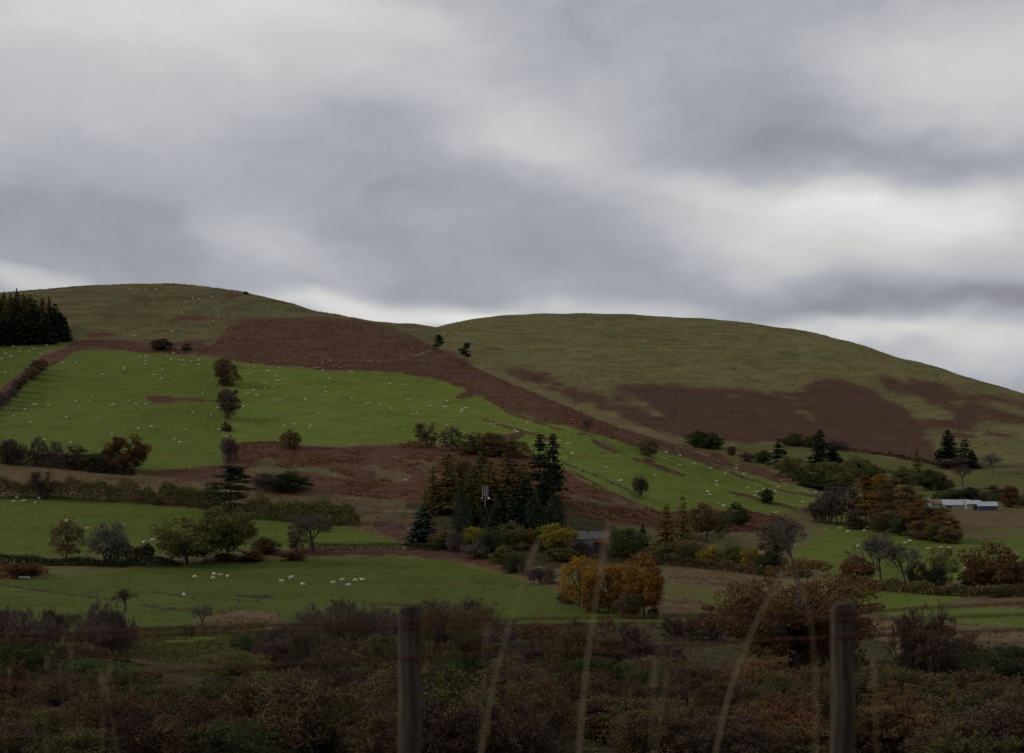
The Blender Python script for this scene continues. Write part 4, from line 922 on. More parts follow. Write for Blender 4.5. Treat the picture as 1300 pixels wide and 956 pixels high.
# ------------------------------------------------------------------ hedges
def hedge(pts_, h_px, width, label, mat, n, leaf=.28, clipped=False, top=None, seed=0, name='hedge'):
    g = np.random.default_rng(900 + seed); P = []
    for (u0, v0), (u1, v1) in zip(pts_[:-1], pts_[1:]):
        k = max(2, int(abs(u1 - u0) / 4))
        for i in range(k): P.append(pt(u0 + (u1 - u0) * i / k, v0 + (v1 - v0) * i / k))
    P.append(pt(*pts_[-1])); P = np.array(P)
    # even out the small jumps of the line-of-sight search
    for _ in range(3): P[1:-1, 1] = (P[:-2, 1] + P[1:-1, 1] + P[2:, 1]) / 3
    P[:, 2] = zfield(P[:, 0], P[:, 1])
    o0 = P[0].copy(); mid = P[len(P) // 2]
    H = h_px * mid[1] / F
    s = np.concatenate([[0], np.cumsum(np.hypot(*np.diff(P[:, :2], axis=0).T))]); L = s[-1]
    t = g.uniform(0, L, n); x = np.interp(t, s, P[:, 0]); y = np.interp(t, s, P[:, 1])
    bump = 1 if clipped else 1 + .45 * fbm(t / 4.5, t * 0 + seed, 3, 3)
    bump = bump * (1 if clipped else .35 + .65 * sst(0, 5, np.minimum(t, L - t)))
    zz = g.uniform(0, 1, n) ** .6
    prof = 1 if clipped else np.sqrt(np.clip(1 - (zz - .35) ** 2 * 1.6, .05, 1))
    y = y + g.uniform(-.5, .5, n) * width * prof; x = x + g.normal(size=n) * .3
    z = zfield(x, y) + zz * H * bump * (1 if clipped else g.uniform(.85, 1.08, n))
    m = MB(); m.quads(leafquads(np.stack([x, y, z], -1) - o0, leaf, g, 0, .6, .2 if clipped else .7))
    st = MB()
    for i in range(int(L / 1.1)):
        q = g.uniform(0, L); a = np.array([np.interp(q, s, P[:, 0]), np.interp(q, s, P[:, 1]) + g.normal() * width * .2, 0]); a[2] = zfield(a[0], a[1]) - .1
        st.tube(np.array([a, a + [g.normal() * .3, g.normal() * .3, H * g.uniform(.5, .85)]]) - o0, [.06, .03], 4)
    e = empty(name, o0); tag(e, label, 'hedge')
    w_ = part('twigs', st.mesh(name + '_twigs', [MAT['bark']]), e); w_['kind'] = 'stuff'; part('foliage', m.mesh(name + '_foliage', [MAT[mat]]), e)
hedge([(-60, 632), (0, 632), (60, 632), (130, 636), (200, 641)], 24, 5, 'tall unclipped olive hedge above the left part of the middle field', 'leaf_olive', 15000, .30, seed=1)
hedge([(195, 641), (240, 644), (285, 650)], 28, 5, 'tall unclipped olive hedge just left of the tiered conifer', 'leaf_olive', 8000, .30, seed=2)
hedge([(305, 656), (350, 660), (400, 664), (456, 668)], 27, 6, 'tall unclipped olive hedge right of the tiered conifer', 'leaf_olive', 12000, .30, seed=3)
hedge([(-40, 586), (0, 589), (60, 594), (120, 600), (170, 603)], 19, 4, 'low dark hedge along the foot of the upper left pasture', 'twig_dark', 13000, .3, seed=4)
hedge([(392, 699), (450, 700), (510, 699)], 9.5, 1.8, 'neatly clipped dark hedge along the lower edge of the middle field', 'leaf_evergreen', 3800, .16, True, seed=5)
hedge([(517, 700), (560, 701)], 10, 2.5, 'short dark hedge under the blue green fir', 'leaf_evergreen', 1600, .2, True, seed=6)
hedge([(-40, 716), (0, 716), (60, 718), (150, 720), (230, 718)], 10, 3, 'rough dark hedge between the middle and the bottom field on the left', 'leaf_evergreen', 8000, .26, seed=7)
hedge([(1070, 742), (1110, 749), (1180, 755), (1240, 758), (1330, 758)], 14, 4, 'olive hedge along the foot of the right hand field', 'leaf_brown', 12000, .27, seed=8)
for i in range(13):
    u = -34 + i * 7.2 + random.uniform(-2, 2); v = float(np.interp(u, [-40, 0, 30, 52], [545, 516, 491, 468])) + random.uniform(0, 3)
    plant(random.choice(['bush', 'twiggy', 'airy']), random.choice(['twig_purple', 'twig_dark', 'leaf_brown']), u, v, v - random.uniform(11, 19), random.uniform(13, 20), 'purplish bush in the row slanting down the left edge of the upper left pasture', 'bushes slanting down the left pasture edge')
hedge([(1180, 636), (1230, 634), (1300, 640)], 9, 4, 'dark green hedge behind the barns', 'leaf_green', 2600, .4, seed=10)
hedge([(820, 716), (870, 720), (940, 728), (990, 735)], 12, 4, 'brown olive scrub hedge along the top of the rough meadow', 'leaf_brown', 4200, .32, seed=11)
hedge([(985, 560), (1060, 572), (1110, 577), (1185, 590)], 5, 3, 'dark hedge line along the foot of the big bracken slope', 'twig_dark', 2600, .5, seed=12)

# ------------------------------------------------------------------ sheep
def sheep_mesh(name, head_down, lying=False):
    vs = [(0, 0, .62), (.30, 0, .62), (-.30, 0, .62)]; es = [(0, 1), (0, 2)]; rd = [(.30, .27), (.27, .26), (.28, .26)]
    if head_down: hd = [(.52, 0, .55), (.66, .03, .30), (.78, .04, .13)]
    else: hd = [(.50, 0, .80), (.60, .02, .98), (.76, .03, .93)]
    for i, (p, r) in enumerate(zip(hd, [.14, .10, .055])):
        vs.append(p); rd.append((r, r)); es.append((1 if i == 0 else len(vs) - 2, len(vs) - 1))
    hi = len(vs) - 2
    for s in (-1, 1):
        vs.append((hd[1][0] - .04, hd[1][1] + s * .13, hd[1][2] + (.05 if not head_down else .06))); rd.append((.03, .02)); es.append((hi, len(vs) - 1))
    if not lying:
        for x, par in ((.28, 1), (-.30, 2)):
            for s in (-1, 1):
                vs.append((x, s * .14, .36)); rd.append((.085, .085)); es.append((par, len(vs) - 1))
                vs.append((x + .02 * s, s * .14, .0)); rd.append((.035, .035)); es.append((len(vs) - 2, len(vs) - 1))
    vs.append((-.56, 0, .52)); rd.append((.05, .05)); es.append((2, len(vs) - 1))
    if lying: vs = [(x, y, z - .36) for x, y, z in vs]
    me = bpy.data.meshes.new('tmp'); me.from_pydata(vs, es, []); o = bpy.data.objects.new('tmp', me); COL.objects.link(o)
    md = o.modifiers.new('s', 'SKIN')
    for i, v in enumerate(me.skin_vertices[0].data): v.radius = rd[i]; v.use_root = (i == 0)
    o.modifiers.new('u', 'SUBSURF').levels = 1
    dg = bpy.context.evaluated_depsgraph_get(); out = bpy.data.meshes.new_from_object(o.evaluated_get(dg)); out.name = name
    bpy.data.objects.remove(o); out.materials.clear(); out.materials.append(MAT['fleece'])
    out.polygons.foreach_set('use_smooth', np.ones(len(out.polygons), bool)); return out
plain('fleece', (.66, .60, .50), (.50, .45, .37), 9, .95, .05)
SHEEP = [sheep_mesh('sheep_grazing', True), sheep_mesh('sheep_standing', False), sheep_mesh('sheep_lying', False, True)]
def flock(ox, oy, k, pts_, label, group):
    for zx, zy in pts_:
        u, v = ox + zx * k, oy + zy * k
        X, Y, Z = pt(u, v + 1.0)
        o = bpy.data.objects.new('sheep', SHEEP[random.choice([0, 0, 0, 1, 2])]); COL.objects.link(o)
        o.location = (X, Y, Z + .02); s = random.uniform(.95, 1.2); o.scale = (s * 1.1, s, s * .9)
        o.rotation_euler = (0, 0, random.choice([0, math.pi]) + random.uniform(-.8, .8)); tag(o, label, 'sheep', group)
K1, K3, K4, K5 = 330 / 1300, 220 / 1300, 220 / 1300, .2
flock(0, 340, K1, [(595,104),(652,104),(728,107),(780,107),(673,126),(905,126),(966,152),(993,157),(1061,146),(930,169),(973,167),(912,224),(1088,215),(1093,240),(960,264),(1066,268),(1280,192),(858,316),(868,318),(673,340)],
      'tiny white sheep scattered over the olive top of the left hill', 'sheep on the left hill top')
flock(0, 340, K1, [(18,385),(105,377),(68,396),(100,402),(148,419),(30,427),(97,422),(60,440),(52,446),(8,455),(235,386),(228,366),(207,430),(26,527),(170,408)],
      'white sheep in the small field below the plantation', 'sheep below the plantation')
flock(0, 340, K1, [(316,477),(380,477),(513,534),(620,500),(620,510),(700,443),(733,444),(730,468),(730,484),(840,445),(857,458),(869,428),(898,463),(918,463),(956,469),(996,463),(994,488),(918,491),(815,510),(770,536),(810,555),(763,581),(466,643),(447,664),(377,671),(558,688),(571,683),(643,667),(684,683),(731,684),(168,685),(181,686),(243,690),(126,709),(66,743),(331,752),(154,776),(495,757),(694,802),(757,796),(928,810),(965,728),(1057,740),(1014,630),(1096,813),(1130,845),(1088,704),(873,857),(898,874),(560,832),(587,848),(352,873),(222,858)],
      'white sheep in the upper left pasture between the slanting hedge and the hedgerow trees', 'sheep in the upper left pasture')
flock(0, 340, K1, [(1272,500),(1242,533),(1270,612),(1241,631),(1284,636),(1216,695)], 'white sheep on the pasture under the bracken nose', 'sheep on the pasture under the bracken')
flock(300, 340, K1, [(92,500),(218,501),(160,518),(197,545),(200,565),(216,567),(145,580),(141,603),(183,598),(88,612),(58,631),(101,636),(199,658),(221,664),(346,660),(416,729),(242,788),(288,784),(375,790),(367,797),(436,514),(522,503),(598,504),(578,519),(465,555),(444,601),(447,622),(575,652),(655,680),(672,677),(721,682),(775,706),(768,580),(833,583),(858,663),(968,693),(883,732),(907,727),(1051,670),(1039,697),(1058,699),(1147,702),(1130,713),(1124,722),(1052,787),(1278,784),(1292,792)],
      'white sheep on the pasture under the bracken nose', 'sheep on the pasture under the bracken')
flock(300, 340, K1, [(97,192)], 'single white sheep high on the right shoulder of the left hill', None)
flock(300, 340, K1, [(430,476),(474,466)], 'white sheep at the lower edge of the bracken nose', 'sheep at the bracken edge')
flock(640, 500, K3, [(173,221),(75,280),(98,289),(158,272),(387,331),(419,353),(481,372),(515,455),(765,552),(867,655),(880,650),(1140,612),(510,197),(1009,363),(1032,390),(1218,438),(1204,487)],
      'white sheep on the sloping strip field', 'sheep on the strip field')
flock(640, 500, K3, [(1044,248)], 'single white sheep on the bracken bank above the strip field', None)
flock(840, 540, K4, [(120,168),(33,205),(22,250),(136,232),(138,301),(124,207),(234,203),(259,208),(226,251),(251,293),(390,259),(436,263),(373,323),(478,358),(563,300),(563,326),(620,369),(667,344),(411,424),(411,450),(343,503),(360,520),(690,425),(648,470),(713,498),(699,526),(767,480),(777,487),(852,501),(878,458),(885,412),(893,423),(1022,428),(1157,502),(1060,577),(432,584),(466,605),(857,655)],
      'white sheep on the sloping strip field', 'sheep on the strip field')
flock(1040, 560, K5, [(222,484),(250,509),(255,549),(286,570),(312,546),(349,546),(130,557),(185,577),(37,562),(247,671),(395,592),(576,636),(546,649),(690,683),(773,676),(823,680),(877,636),(925,815)],
      'white sheep on the right hand field in front of the pines', 'sheep on the right hand field')
flock(0, 540, K1, [(69,382),(83,365),(116,382),(195,366),(175,391),(334,480),(435,516),(614,500),(718,588),(761,577),(1232,548),(1262,590)],
      'white sheep in the middle field below the tall hedge', 'sheep in the middle field')
flock(0, 540, K1, [(975,761),(1069,750),(1099,748),(1064,767),(1138,760)], 'white sheep in a group of five in the bottom field below the oaks', 'five sheep below the oaks')
flock(0, 540, K1, [(922,853)], 'single white sheep near the ditch in the bottom field', None)
flock(300, 540, K1, [(228,783),(271,768),(331,799),(487,790),(526,779),(564,803),(597,779),(631,772)], 'white sheep in the bottom field below the clipped hedge', 'sheep below the clipped hedge')
flock(300, 540, K1, [(848,276)], 'single white sheep on the bracken slope left of the copse', None)
flock(600, 380, K1, [(1075,152),(1160,213),(1030,357),(935,226),(1155,402),(727,378),(800,382),(710,575),(1245,315),(1130,280),(1290,365),(1098,250),(850,210)], 'faint white sheep high on the right hill', 'sheep on the right hill')
# ------------------------------------------------------------------ farm buildings
plain('slate', (.050, .050, .056), (.085, .082, .085), 1.2)
plain('stone', (.10, .095, .085), (.17, .16, .15), 1.5)
plain('blue_sheet', (.10, .16, .19), (.14, .20, .23), .8, .6)
plain('dark_blue_sheet', (.020, .030, .050), (.035, .046, .070), .8, .6)
plain('red_sheet', (.20, .055, .032), (.26, .085, .05), .8, .6)
plain('white_wall', (.24, .235, .22), (.32, .315, .30), .8)
plain('cream_wall', (.24, .225, .18), (.31, .29, .235), .8)
plain('pale_roof', (.21, .235, .265), (.29, .31, .335), .4, .55)
plain('rust_roof', (.11, .075, .05), (.16, .11, .075), .6)
plain('blue_wall', (.030, .055, .11), (.045, .075, .14), .6, .6)
plain('glass_dark', (.012, .014, .016), (.02, .022, .024), 2, .15, .5)
plain('door_wood', (.06, .04, .03), (.09, .06, .04), 3)
plain('metal_grey', (.30, .30, .30), (.40, .40, .40), 5, .5, .5)
plain('dish_white', (.75, .75, .74), (.80, .80, .79), 5, .5)
plain('wood_rail', (.12, .105, .085), (.18, .16, .13), 4)

def shed(name, label, u, vb, wpx, wall_px, roof_px, depth, wall_m, roof_m, rz=0.0, ridge='x', door=None, windows=0, fascia=None, arched=False, sink=.5):
    X, Y, Z = pt(u, vb); s = Y / F; w = wpx * s; h = wall_px * s; r = roof_px * s; d = depth
    e = empty(name, (X, Y + d / 2, Z), rz); tag(e, label, 'barn' if 'barn' in name else 'shed' if 'shed' in name else 'house')
    wl = MB(); wl.box(-w / 2, w / 2, -d / 2, d / 2, -sink - 2, h)
    if not arched:
        if ridge == 'x':
            for sx in (-1, 1):
                x = sx * w / 2
                wl.add([(x, -d / 2, h + .001), (x, d / 2, h + .001), (x, 0, h + r * .97), (x - sx * .15, -d / 2, h + .001), (x - sx * .15, d / 2, h + .001), (x - sx * .15, 0, h + r * .97)], [(0, 1, 2), (3, 5, 4), (0, 2, 5, 3), (1, 4, 5, 2)])
        else:
            for sy in (-1, 1):
                y = sy * d / 2
                wl.add([(-w / 2, y, h + .001), (w / 2, y, h + .001), (0, y, h + r * .97), (-w / 2, y - sy * .15, h + .001), (w / 2, y - sy * .15, h + .001), (0, y - sy * .15, h + r * .97)], [(0, 1, 2), (3, 5, 4), (0, 2, 5, 3), (1, 4, 5, 2)])
    part('wall', wl.mesh(name + '_wall', [MAT[wall_m]]), e)
    rf = MB(); o = .3; t = .14
    if arched:
        P = [(-w / 2 * 1.04 * math.cos(a), r * 1.1 * math.sin(a)) for a in np.linspace(0, math.pi, 13)]
        for (x0, z0), (x1, z1) in zip(P[:-1], P[1:]):
            rf.add([(x0, -d / 2 - o, h + z0), (x1, -d / 2 - o, h + z1), (x1, d / 2 + o, h + z1), (x0, d / 2 + o, h + z0), (x0, -d / 2 - o, h - .02), (x1, -d / 2 - o, h - .02)], [(0, 3, 2, 1), (0, 1, 5, 4)])
    elif ridge == 'x':
        for sy in (-1, 1):
            y0, y1 = sy * (d / 2 + o), 0; z0, z1 = h - r * o / (d / 2) + .03, h + r + .03; x0, x1 = -w / 2 - o, w / 2 + o
            rf.add([(x0, y0, z0), (x1, y0, z0), (x1, y1, z1), (x0, y1, z1), (x0, y0, z0 + t), (x1, y0, z0 + t), (x1, y1, z1 + t), (x0, y1, z1 + t)], [(4, 5, 6, 7), (0, 3, 2, 1), (0, 1, 5, 4), (1, 2, 6, 5), (0, 4, 7, 3)])
    else:
        for sx in (-1, 1):
            x0, x1 = sx * (w / 2 + o), 0; z0, z1 = h - r * o / (w / 2) + .03, h + r + .03; y0, y1 = -d / 2 - o, d / 2 + o
            rf.add([(x0, y0, z0), (x0, y1, z0), (x1, y1, z1), (x1, y0, z1), (x0, y0, z0 + t), (x0, y1, z0 + t), (x1, y1, z1 + t), (x1, y0, z1 + t)], [(4, 5, 6, 7), (0, 3, 2, 1), (0, 4, 5, 1), (0, 3, 7, 4), (1, 5, 6, 2)])
    rfo = part('roof', rf.mesh(name + '_roof', [MAT[roof_m]]), e)
    if fascia:
        b = MB(); b.box(-w / 2 - o, w / 2 + o, -d / 2 - o - .12, -d / 2 - .02, h - 1.25, h + .05); part('fascia', b.mesh('fascia', [MAT[fascia]]), e)
    if door:
        b = MB(); b.box(door[0] * w - door[1] / 2, door[0] * w + door[1] / 2, -d / 2 - .06, -d / 2 + .02, 0, min(door[2], h - .2)); part('door', b.mesh('door', [MAT['door_wood']]), e)
    for i in range(windows):
        x = -w * .36 + i * w * .72 / max(1, windows - 1) if windows > 1 else w * .2
        b = MB(); b.box(x - .4, x + .4, -d / 2 - .05, -d / 2 + .02, h * .45, h * .45 + .9); wo = part('window', b.mesh('window', [MAT['glass_dark']]), e)
        f = MB(); f.box(x - .5, x + .5, -d / 2 - .09, -d / 2 - .0505, h * .45 - .12, h * .45 - .01); part('sill', f.mesh('sill', [MAT['white_wall']]), wo)
    return e
shed('farmhouse', 'stone farmhouse with a dark slate roof showing behind the yellow green tree', 732, 704, 25, 19, 10, 8, 'stone', 'slate', .12, 'x', (.2, 1.0, 2.1), 3)
shed('shed', 'small shed with a rounded pale blue roof between farmhouse and barn', 747, 703, 12, 11, 8, 5, 'blue_sheet', 'blue_sheet', 0, door=(0, 1.6, 2.0), arched=True)
shed('barn', 'farm barn with a grey roof, red edge board and dark blue wall', 761, 702, 24, 18, 9, 7, 'dark_blue_sheet', 'slate', -.06, 'x', (-.2, 2.2, 2.6), fascia='red_sheet')
shed('barn', 'white gabled barn at the left end of the distant row of barns', 1183, 646, 12, 8, 6, 12, 'white_wall', 'pale_roof', -.35, 'y', (-.1, 1.5, 2.2))
shed('barn', 'brown roofed low barn beside the white gabled one', 1197, 645, 22, 5, 6, 9, 'cream_wall', 'rust_roof', -.1, 'x', (.2, 1.8, 2.0))
shed('barn', 'long pale grey roofed barn in the middle of the distant row of barns', 1217, 646, 34, 4.5, 7, 10, 'white_wall', 'pale_roof', -.12, 'x', (-.3, 2.4, 2.0), 3)
shed('barn', 'cream walled barn joined to the left of the blue walled shed', 1238, 648, 18, 8, 5, 8, 'cream_wall', 'pale_roof', -.15, 'x', (.1, 2.0, 2.6))
shed('shed', 'blue walled shed at the right end of the distant row of barns', 1256, 649, 24, 6.5, 5.5, 9, 'blue_wall', 'pale_roof', -.15, 'x', (.25, 2.4, 2.2))

# aerial mast
X, Y, Z = pt(616, 672); s = Y / F
top = CAMZ + (V0 - 622) * s; e = empty('aerial_mast', (X, Y, Z)); tag(e, 'thin mast with upright aerials and a white dish rising from the copse', 'mast')
H = top - Z
b = MB(); b.tube(np.array([[0, 0, -.5], [0, 0, H]]), .09, 6); part('pole', b.mesh('mast_pole', [MAT['metal_grey']]), e)
b = MB(); b.box(-1.0, 1.0, -.05, .05, H - 2.0, H - 1.88); part('crossarm', b.mesh('mast_crossarm', [MAT['metal_grey']]), e)
am = MB(); am.tube(np.array([[0, 0, H - 2.2], [0, 0, H + 1.3]]), .10, 6); amm = am.mesh('mast_aerial', [MAT['metal_grey']])
for x in (-.85, -.15, .5, .9): o = part('aerial', amm, e); o.location = (x, -.12, 0)
for x, r in ((1.15, .42), (-1.15, .26)):
    d = MB(); a = np.linspace(0, 2 * math.pi, 17)[:-1]
    V = [(0, .12, 0)] + [(r * .6 * math.cos(t), .06, r * .6 * math.sin(t)) for t in a] + [(r * math.cos(t), -.06, r * math.sin(t)) for t in a]
    Fc = [(0, 1 + (i + 1) % 16, 1 + i) for i in range(16)] + [(1 + i, 1 + (i + 1) % 16, 17 + (i + 1) % 16, 17 + i) for i in range(16)]
    d.add(V, Fc); d.add([(x_, y_ + .03, z_) for x_, y_, z_ in V], [f[::-1] for f in Fc])
    o = part('dish', d.mesh('mast_dish', [MAT['dish_white']]), e); o.location = (x, -.3, H - 2.7)

# ------------------------------------------------------------------ small field fences, wall, boulder, trough
def rail_fence(pts_, label, h=1.2, rails=3, step=3.0, name='rail_fence', matn='wood_rail', rad=.07):
    P = []
    for (u0, v0), (u1, v1) in zip(pts_[:-1], pts_[1:]):
        for i in range(20): P.append(pt(u0 + (u1 - u0) * i / 20, v0 + (v1 - v0) * i / 20))
    P.append(pt(*pts_[-1])); P = np.array(P)
    for _ in range(6): P[1:-1, 1] = (P[:-2, 1] + P[1:-1, 1] + P[2:, 1]) / 3
    s = np.concatenate([[0], np.cumsum(np.hypot(*np.diff(P[:, :2], axis=0).T))]); n = int(s[-1] / step) + 1
    q = np.linspace(0, s[-1], n); x = np.interp(q, s, P[:, 0]); y = np.interp(q, s, P[:, 1]); z = zfield(x, y)
    o = np.array([x[0], y[0], z[0]]); e = empty(name, o); tag(e, label, 'fence'); Q = np.stack([x, y, z], -1) - o
    pm = MB(); pm.tube(np.array([[0, 0, -.3], [0, 0, h]]), rad * 1.5, 6); pm = pm.mesh(name + '_post', [MAT[matn]])
    for p in Q: w = part('post', pm, e); w.location = p
    for k in range(rails):
        r = MB(); r.tube(Q + np.array([0, -.1, h * (.3 + .62 * k / max(1, rails - 1))]), rad * (.9 if rad > .05 else .5), 4); part('rail', r.mesh(name + '_rail', [MAT[matn]]), e)
rail_fence([(452, 652), (500, 654), (560, 656)], 'pale wooden rail fence below the bracken slope left of the copse')
rail_fence([(-10, 741), (40, 748), (90, 756), (150, 765)], 'post and wire fence along the ditch in the bottom field', 1.1, 2, 4, 'wire_fence', 'door_wood', .045)
rail_fence([(95, 718), (125, 718)], 'short rail fence in the gap of the rough dark hedge', 1.2, 3, 2.5)

g = np.random.default_rng(77); W = MB(); P = [(714, 588), (735, 597), (760, 606), (785, 617), (803, 626)]
o0 = None
for i in range(70):
    t = g.uniform(0, len(P) - 1.001); k = int(t); f = t - k
    x, y, z = pt(P[k][0] + (P[k + 1][0] - P[k][0]) * f, P[k][1] + (P[k + 1][1] - P[k][1]) * f); x += g.normal() * .4; y += g.normal() * .8; z = float(zfield(x, y))
    if o0 is None: o0 = np.array([x, y, z])
    r = g.uniform(.2, .42); d = np.array([(a, b, c) for a in (-1, 1) for b in (-1, 1) for c in (-1, 1)]) * g.uniform(.6, 1.1, (8, 3)) * [r * 1.3, r, r * .8]
    W.add(d + np.array([x, y, z + .15 + g.uniform(0, .25)]) - o0, [(0, 1, 3, 2), (4, 6, 7, 5), (0, 4, 5, 1), (2, 3, 7, 6), (0, 2, 6, 4), (1, 5, 7, 3)])
w_ = bpy.data.objects.new('stone_wall', W.mesh('stone_wall', [MAT['stone']])); COL.objects.link(w_); w_.location = o0
tag(w_, 'tumbled grey dry stone wall along the lower edge of the strip field', 'wall')
import bmesh
def boulder(u, v, sx, sz, label):
    bm = bmesh.new(); bmesh.ops.create_icosphere(bm, subdivisions=3, radius=1)
    for q in bm.verts:
        n_ = fbm(q.co.x * 1.3 + u, q.co.y * 1.3 + q.co.z, 5, 3); q.co *= 1 + .3 * float(n_); q.co.x *= sx; q.co.y *= sx * .8; q.co.z *= sz
    me = bpy.data.meshes.new('boulder'); bm.to_mesh(me); bm.free(); me.materials.append(MAT['stone']); o = bpy.data.objects.new('boulder', me); COL.objects.link(o)
    X, Y, Z = pt(u, v); o.location = (X, Y, Z + sz * .3); tag(o, label, 'boulder')
boulder(403, 469, 2.2, .9, 'flat grey boulder at the lower edge of the bracken nose')
boulder(631, 540, 1.6, .7, 'grey boulder on the grassy bank above the copse scrub')
X, Y, Z = pt(31, 735); b = MB(); b.box(-1.5, 1.5, -.4, .4, .15, .22); b.box(-1.5, 1.5, -.4, -.34, .2, .75); b.box(-1.5, 1.5, .34, .4, .2, .75); b.box(-1.5, -1.44, -.33, .33, .23, .75); b.box(1.44, 1.5, -.33, .33, .23, .75)
for x in (-1.2, 1.2): b.box(x - .05, x + .05, -.3, .3, -.1, .149)
o = bpy.data.objects.new('feed_trough', b.mesh('feed_trough', [MAT['metal_grey']])); COL.objects.link(o); o.location = (X, Y, Z); tag(o, 'grey metal feed trough beside the hedge bottom in the lower left field', 'trough')

# ------------------------------------------------------------------ the roadside fence in front
FD = 8.7; fs = FD / F
def wood_post():
    m, nt = newmat('weathered_post'); tc = N(nt, 'ShaderNodeTexCoord').outputs['Object']
    n1 = noise(nt, vscale(nt, tc, (14, 14, .9)), 3.0, 6, .65); n2 = noise(nt, tc, 5.0, 5, .6)
    c = mix(nt, maprange(nt, n1, .3, .7), (.082, .064, .047), (.013, .010, .007)); c = mix(nt, maprange(nt, n2, .52, .75, 0, .7), c, (.042, .044, .024))
    b = N(nt, 'ShaderNodeBump'); b.inputs['Strength'].default_value = .8; b.inputs['Distance'].default_value = .008; nt.links.new(n1, b.inputs['Height'])
    finish(nt, c, .9, b.outputs[0], .1); MAT['post'] = m
wood_post()
plain('rusty_wire', (.085, .028, .016), (.050, .018, .012), 40, .85)
def fence_post(u, vtop, w, label, group=None, lean=0):
    X = (u - CX) * fs; zt = CAMZ + (V0 - vtop) * fs; Z = float(zfield(X, FD)); r = w * fs / 2; h = zt - Z
    g = np.random.default_rng(int(abs(u))); m = MB(); n = 20
    zs = [-.4, 0, .3 * h, .6 * h, .9 * h, h - .022, h - .008, h]; rs = [1, 1, 1, .985, .985, .98, .95, .86]
    a = np.arange(n) * 2 * math.pi / n; V = []
    fl = 1 + .035 * np.sin(a * 2 + u) + .02 * g.normal(size=n)
    for z, q in zip(zs, rs): V += [(r * q * f * math.cos(t) + lean * z, r * q * f * math.sin(t), z + (.012 * math.cos(t) if z > h * .95 else 0)) for t, f in zip(a, fl)]
    Fc = [(i * n + j, i * n + (j + 1) % n, (i + 1) * n + (j + 1) % n, (i + 1) * n + j) for i in range(len(zs) - 1) for j in range(n)] + [tuple((len(zs) - 1) * n + j for j in range(n))]
    m.add(V, Fc); o = bpy.data.objects.new('fence_post', m.mesh('fence_post', [MAT['post']], False)); COL.objects.link(o); o.location = (X, FD, Z); tag(o, label, 'fence post', group)
fence_post(520, 769, 31, 'weathered round wooden fence post, left of the two in front')
fence_post(1069, 765, 30, 'weathered round wooden fence post, right of the two in front, beside the big brown tree', lean=.004)
WR = [('topmost rusty barbed wire of the fence in front', [(-60, 809), (250, 796), (520, 788), (800, 782), (1069, 777), (1350, 762)]),
      ('second rusty barbed wire, close below the topmost one', [(-60, 819), (250, 803), (520, 796), (800, 791), (1069, 787), (1350, 778)]),
      ('lowest rusty barbed wire of the fence in front', [(-60, 872), (250, 849), (520, 834), (800, 821), (1069, 807), (1350, 797)])]
bb = MB()
for a in (.4, 1.9, 3.6, 5.2): bb.tube(np.array([[-.004, 0, 0], [.004 * math.cos(a), .004, .004], [.003, .014 * math.cos(a), .018 * math.sin(a)]]), [.002, .002, .0009], 4)
bb.tube(np.array([[-.007, 0, 0], [.007, 0, 0]]), .0055, 6)
BARB = bb.mesh('barb', [MAT['rusty_wire']])
for lab, P in WR:
    P = np.array(P, float); uu = np.linspace(P[0, 0], P[-1, 0], 240); vv = np.interp(uu, P[:, 0], P[:, 1])
    for _ in range(30): vv[1:-1] = (vv[:-2] + vv[2:]) / 2
    Q = np.stack([(uu - CX) * fs, np.full(240, FD - .071), CAMZ + (V0 - vv) * fs], -1); o0 = Q[0].copy(); Q = Q - o0
    e = empty('barbed_wire', o0); tag(e, lab, 'wire')
    for k, ph in enumerate((0, math.pi)):
        L = np.arange(len(Q)) * 1.0
        T = MB(); T.tube(Q + np.stack([L * 0, .0036 * np.cos(L * 1.3 + ph), .0036 * np.sin(L * 1.3 + ph)], -1), .0038, 6); part('strand', T.mesh('wire_strand', [MAT['rusty_wire']], True), e)
    k = 0
    while k < 240:
        b = part('barb', BARB, e); b.location = Q[k]; b.rotation_euler = (random.uniform(0, 6), 0, 0); k += 5

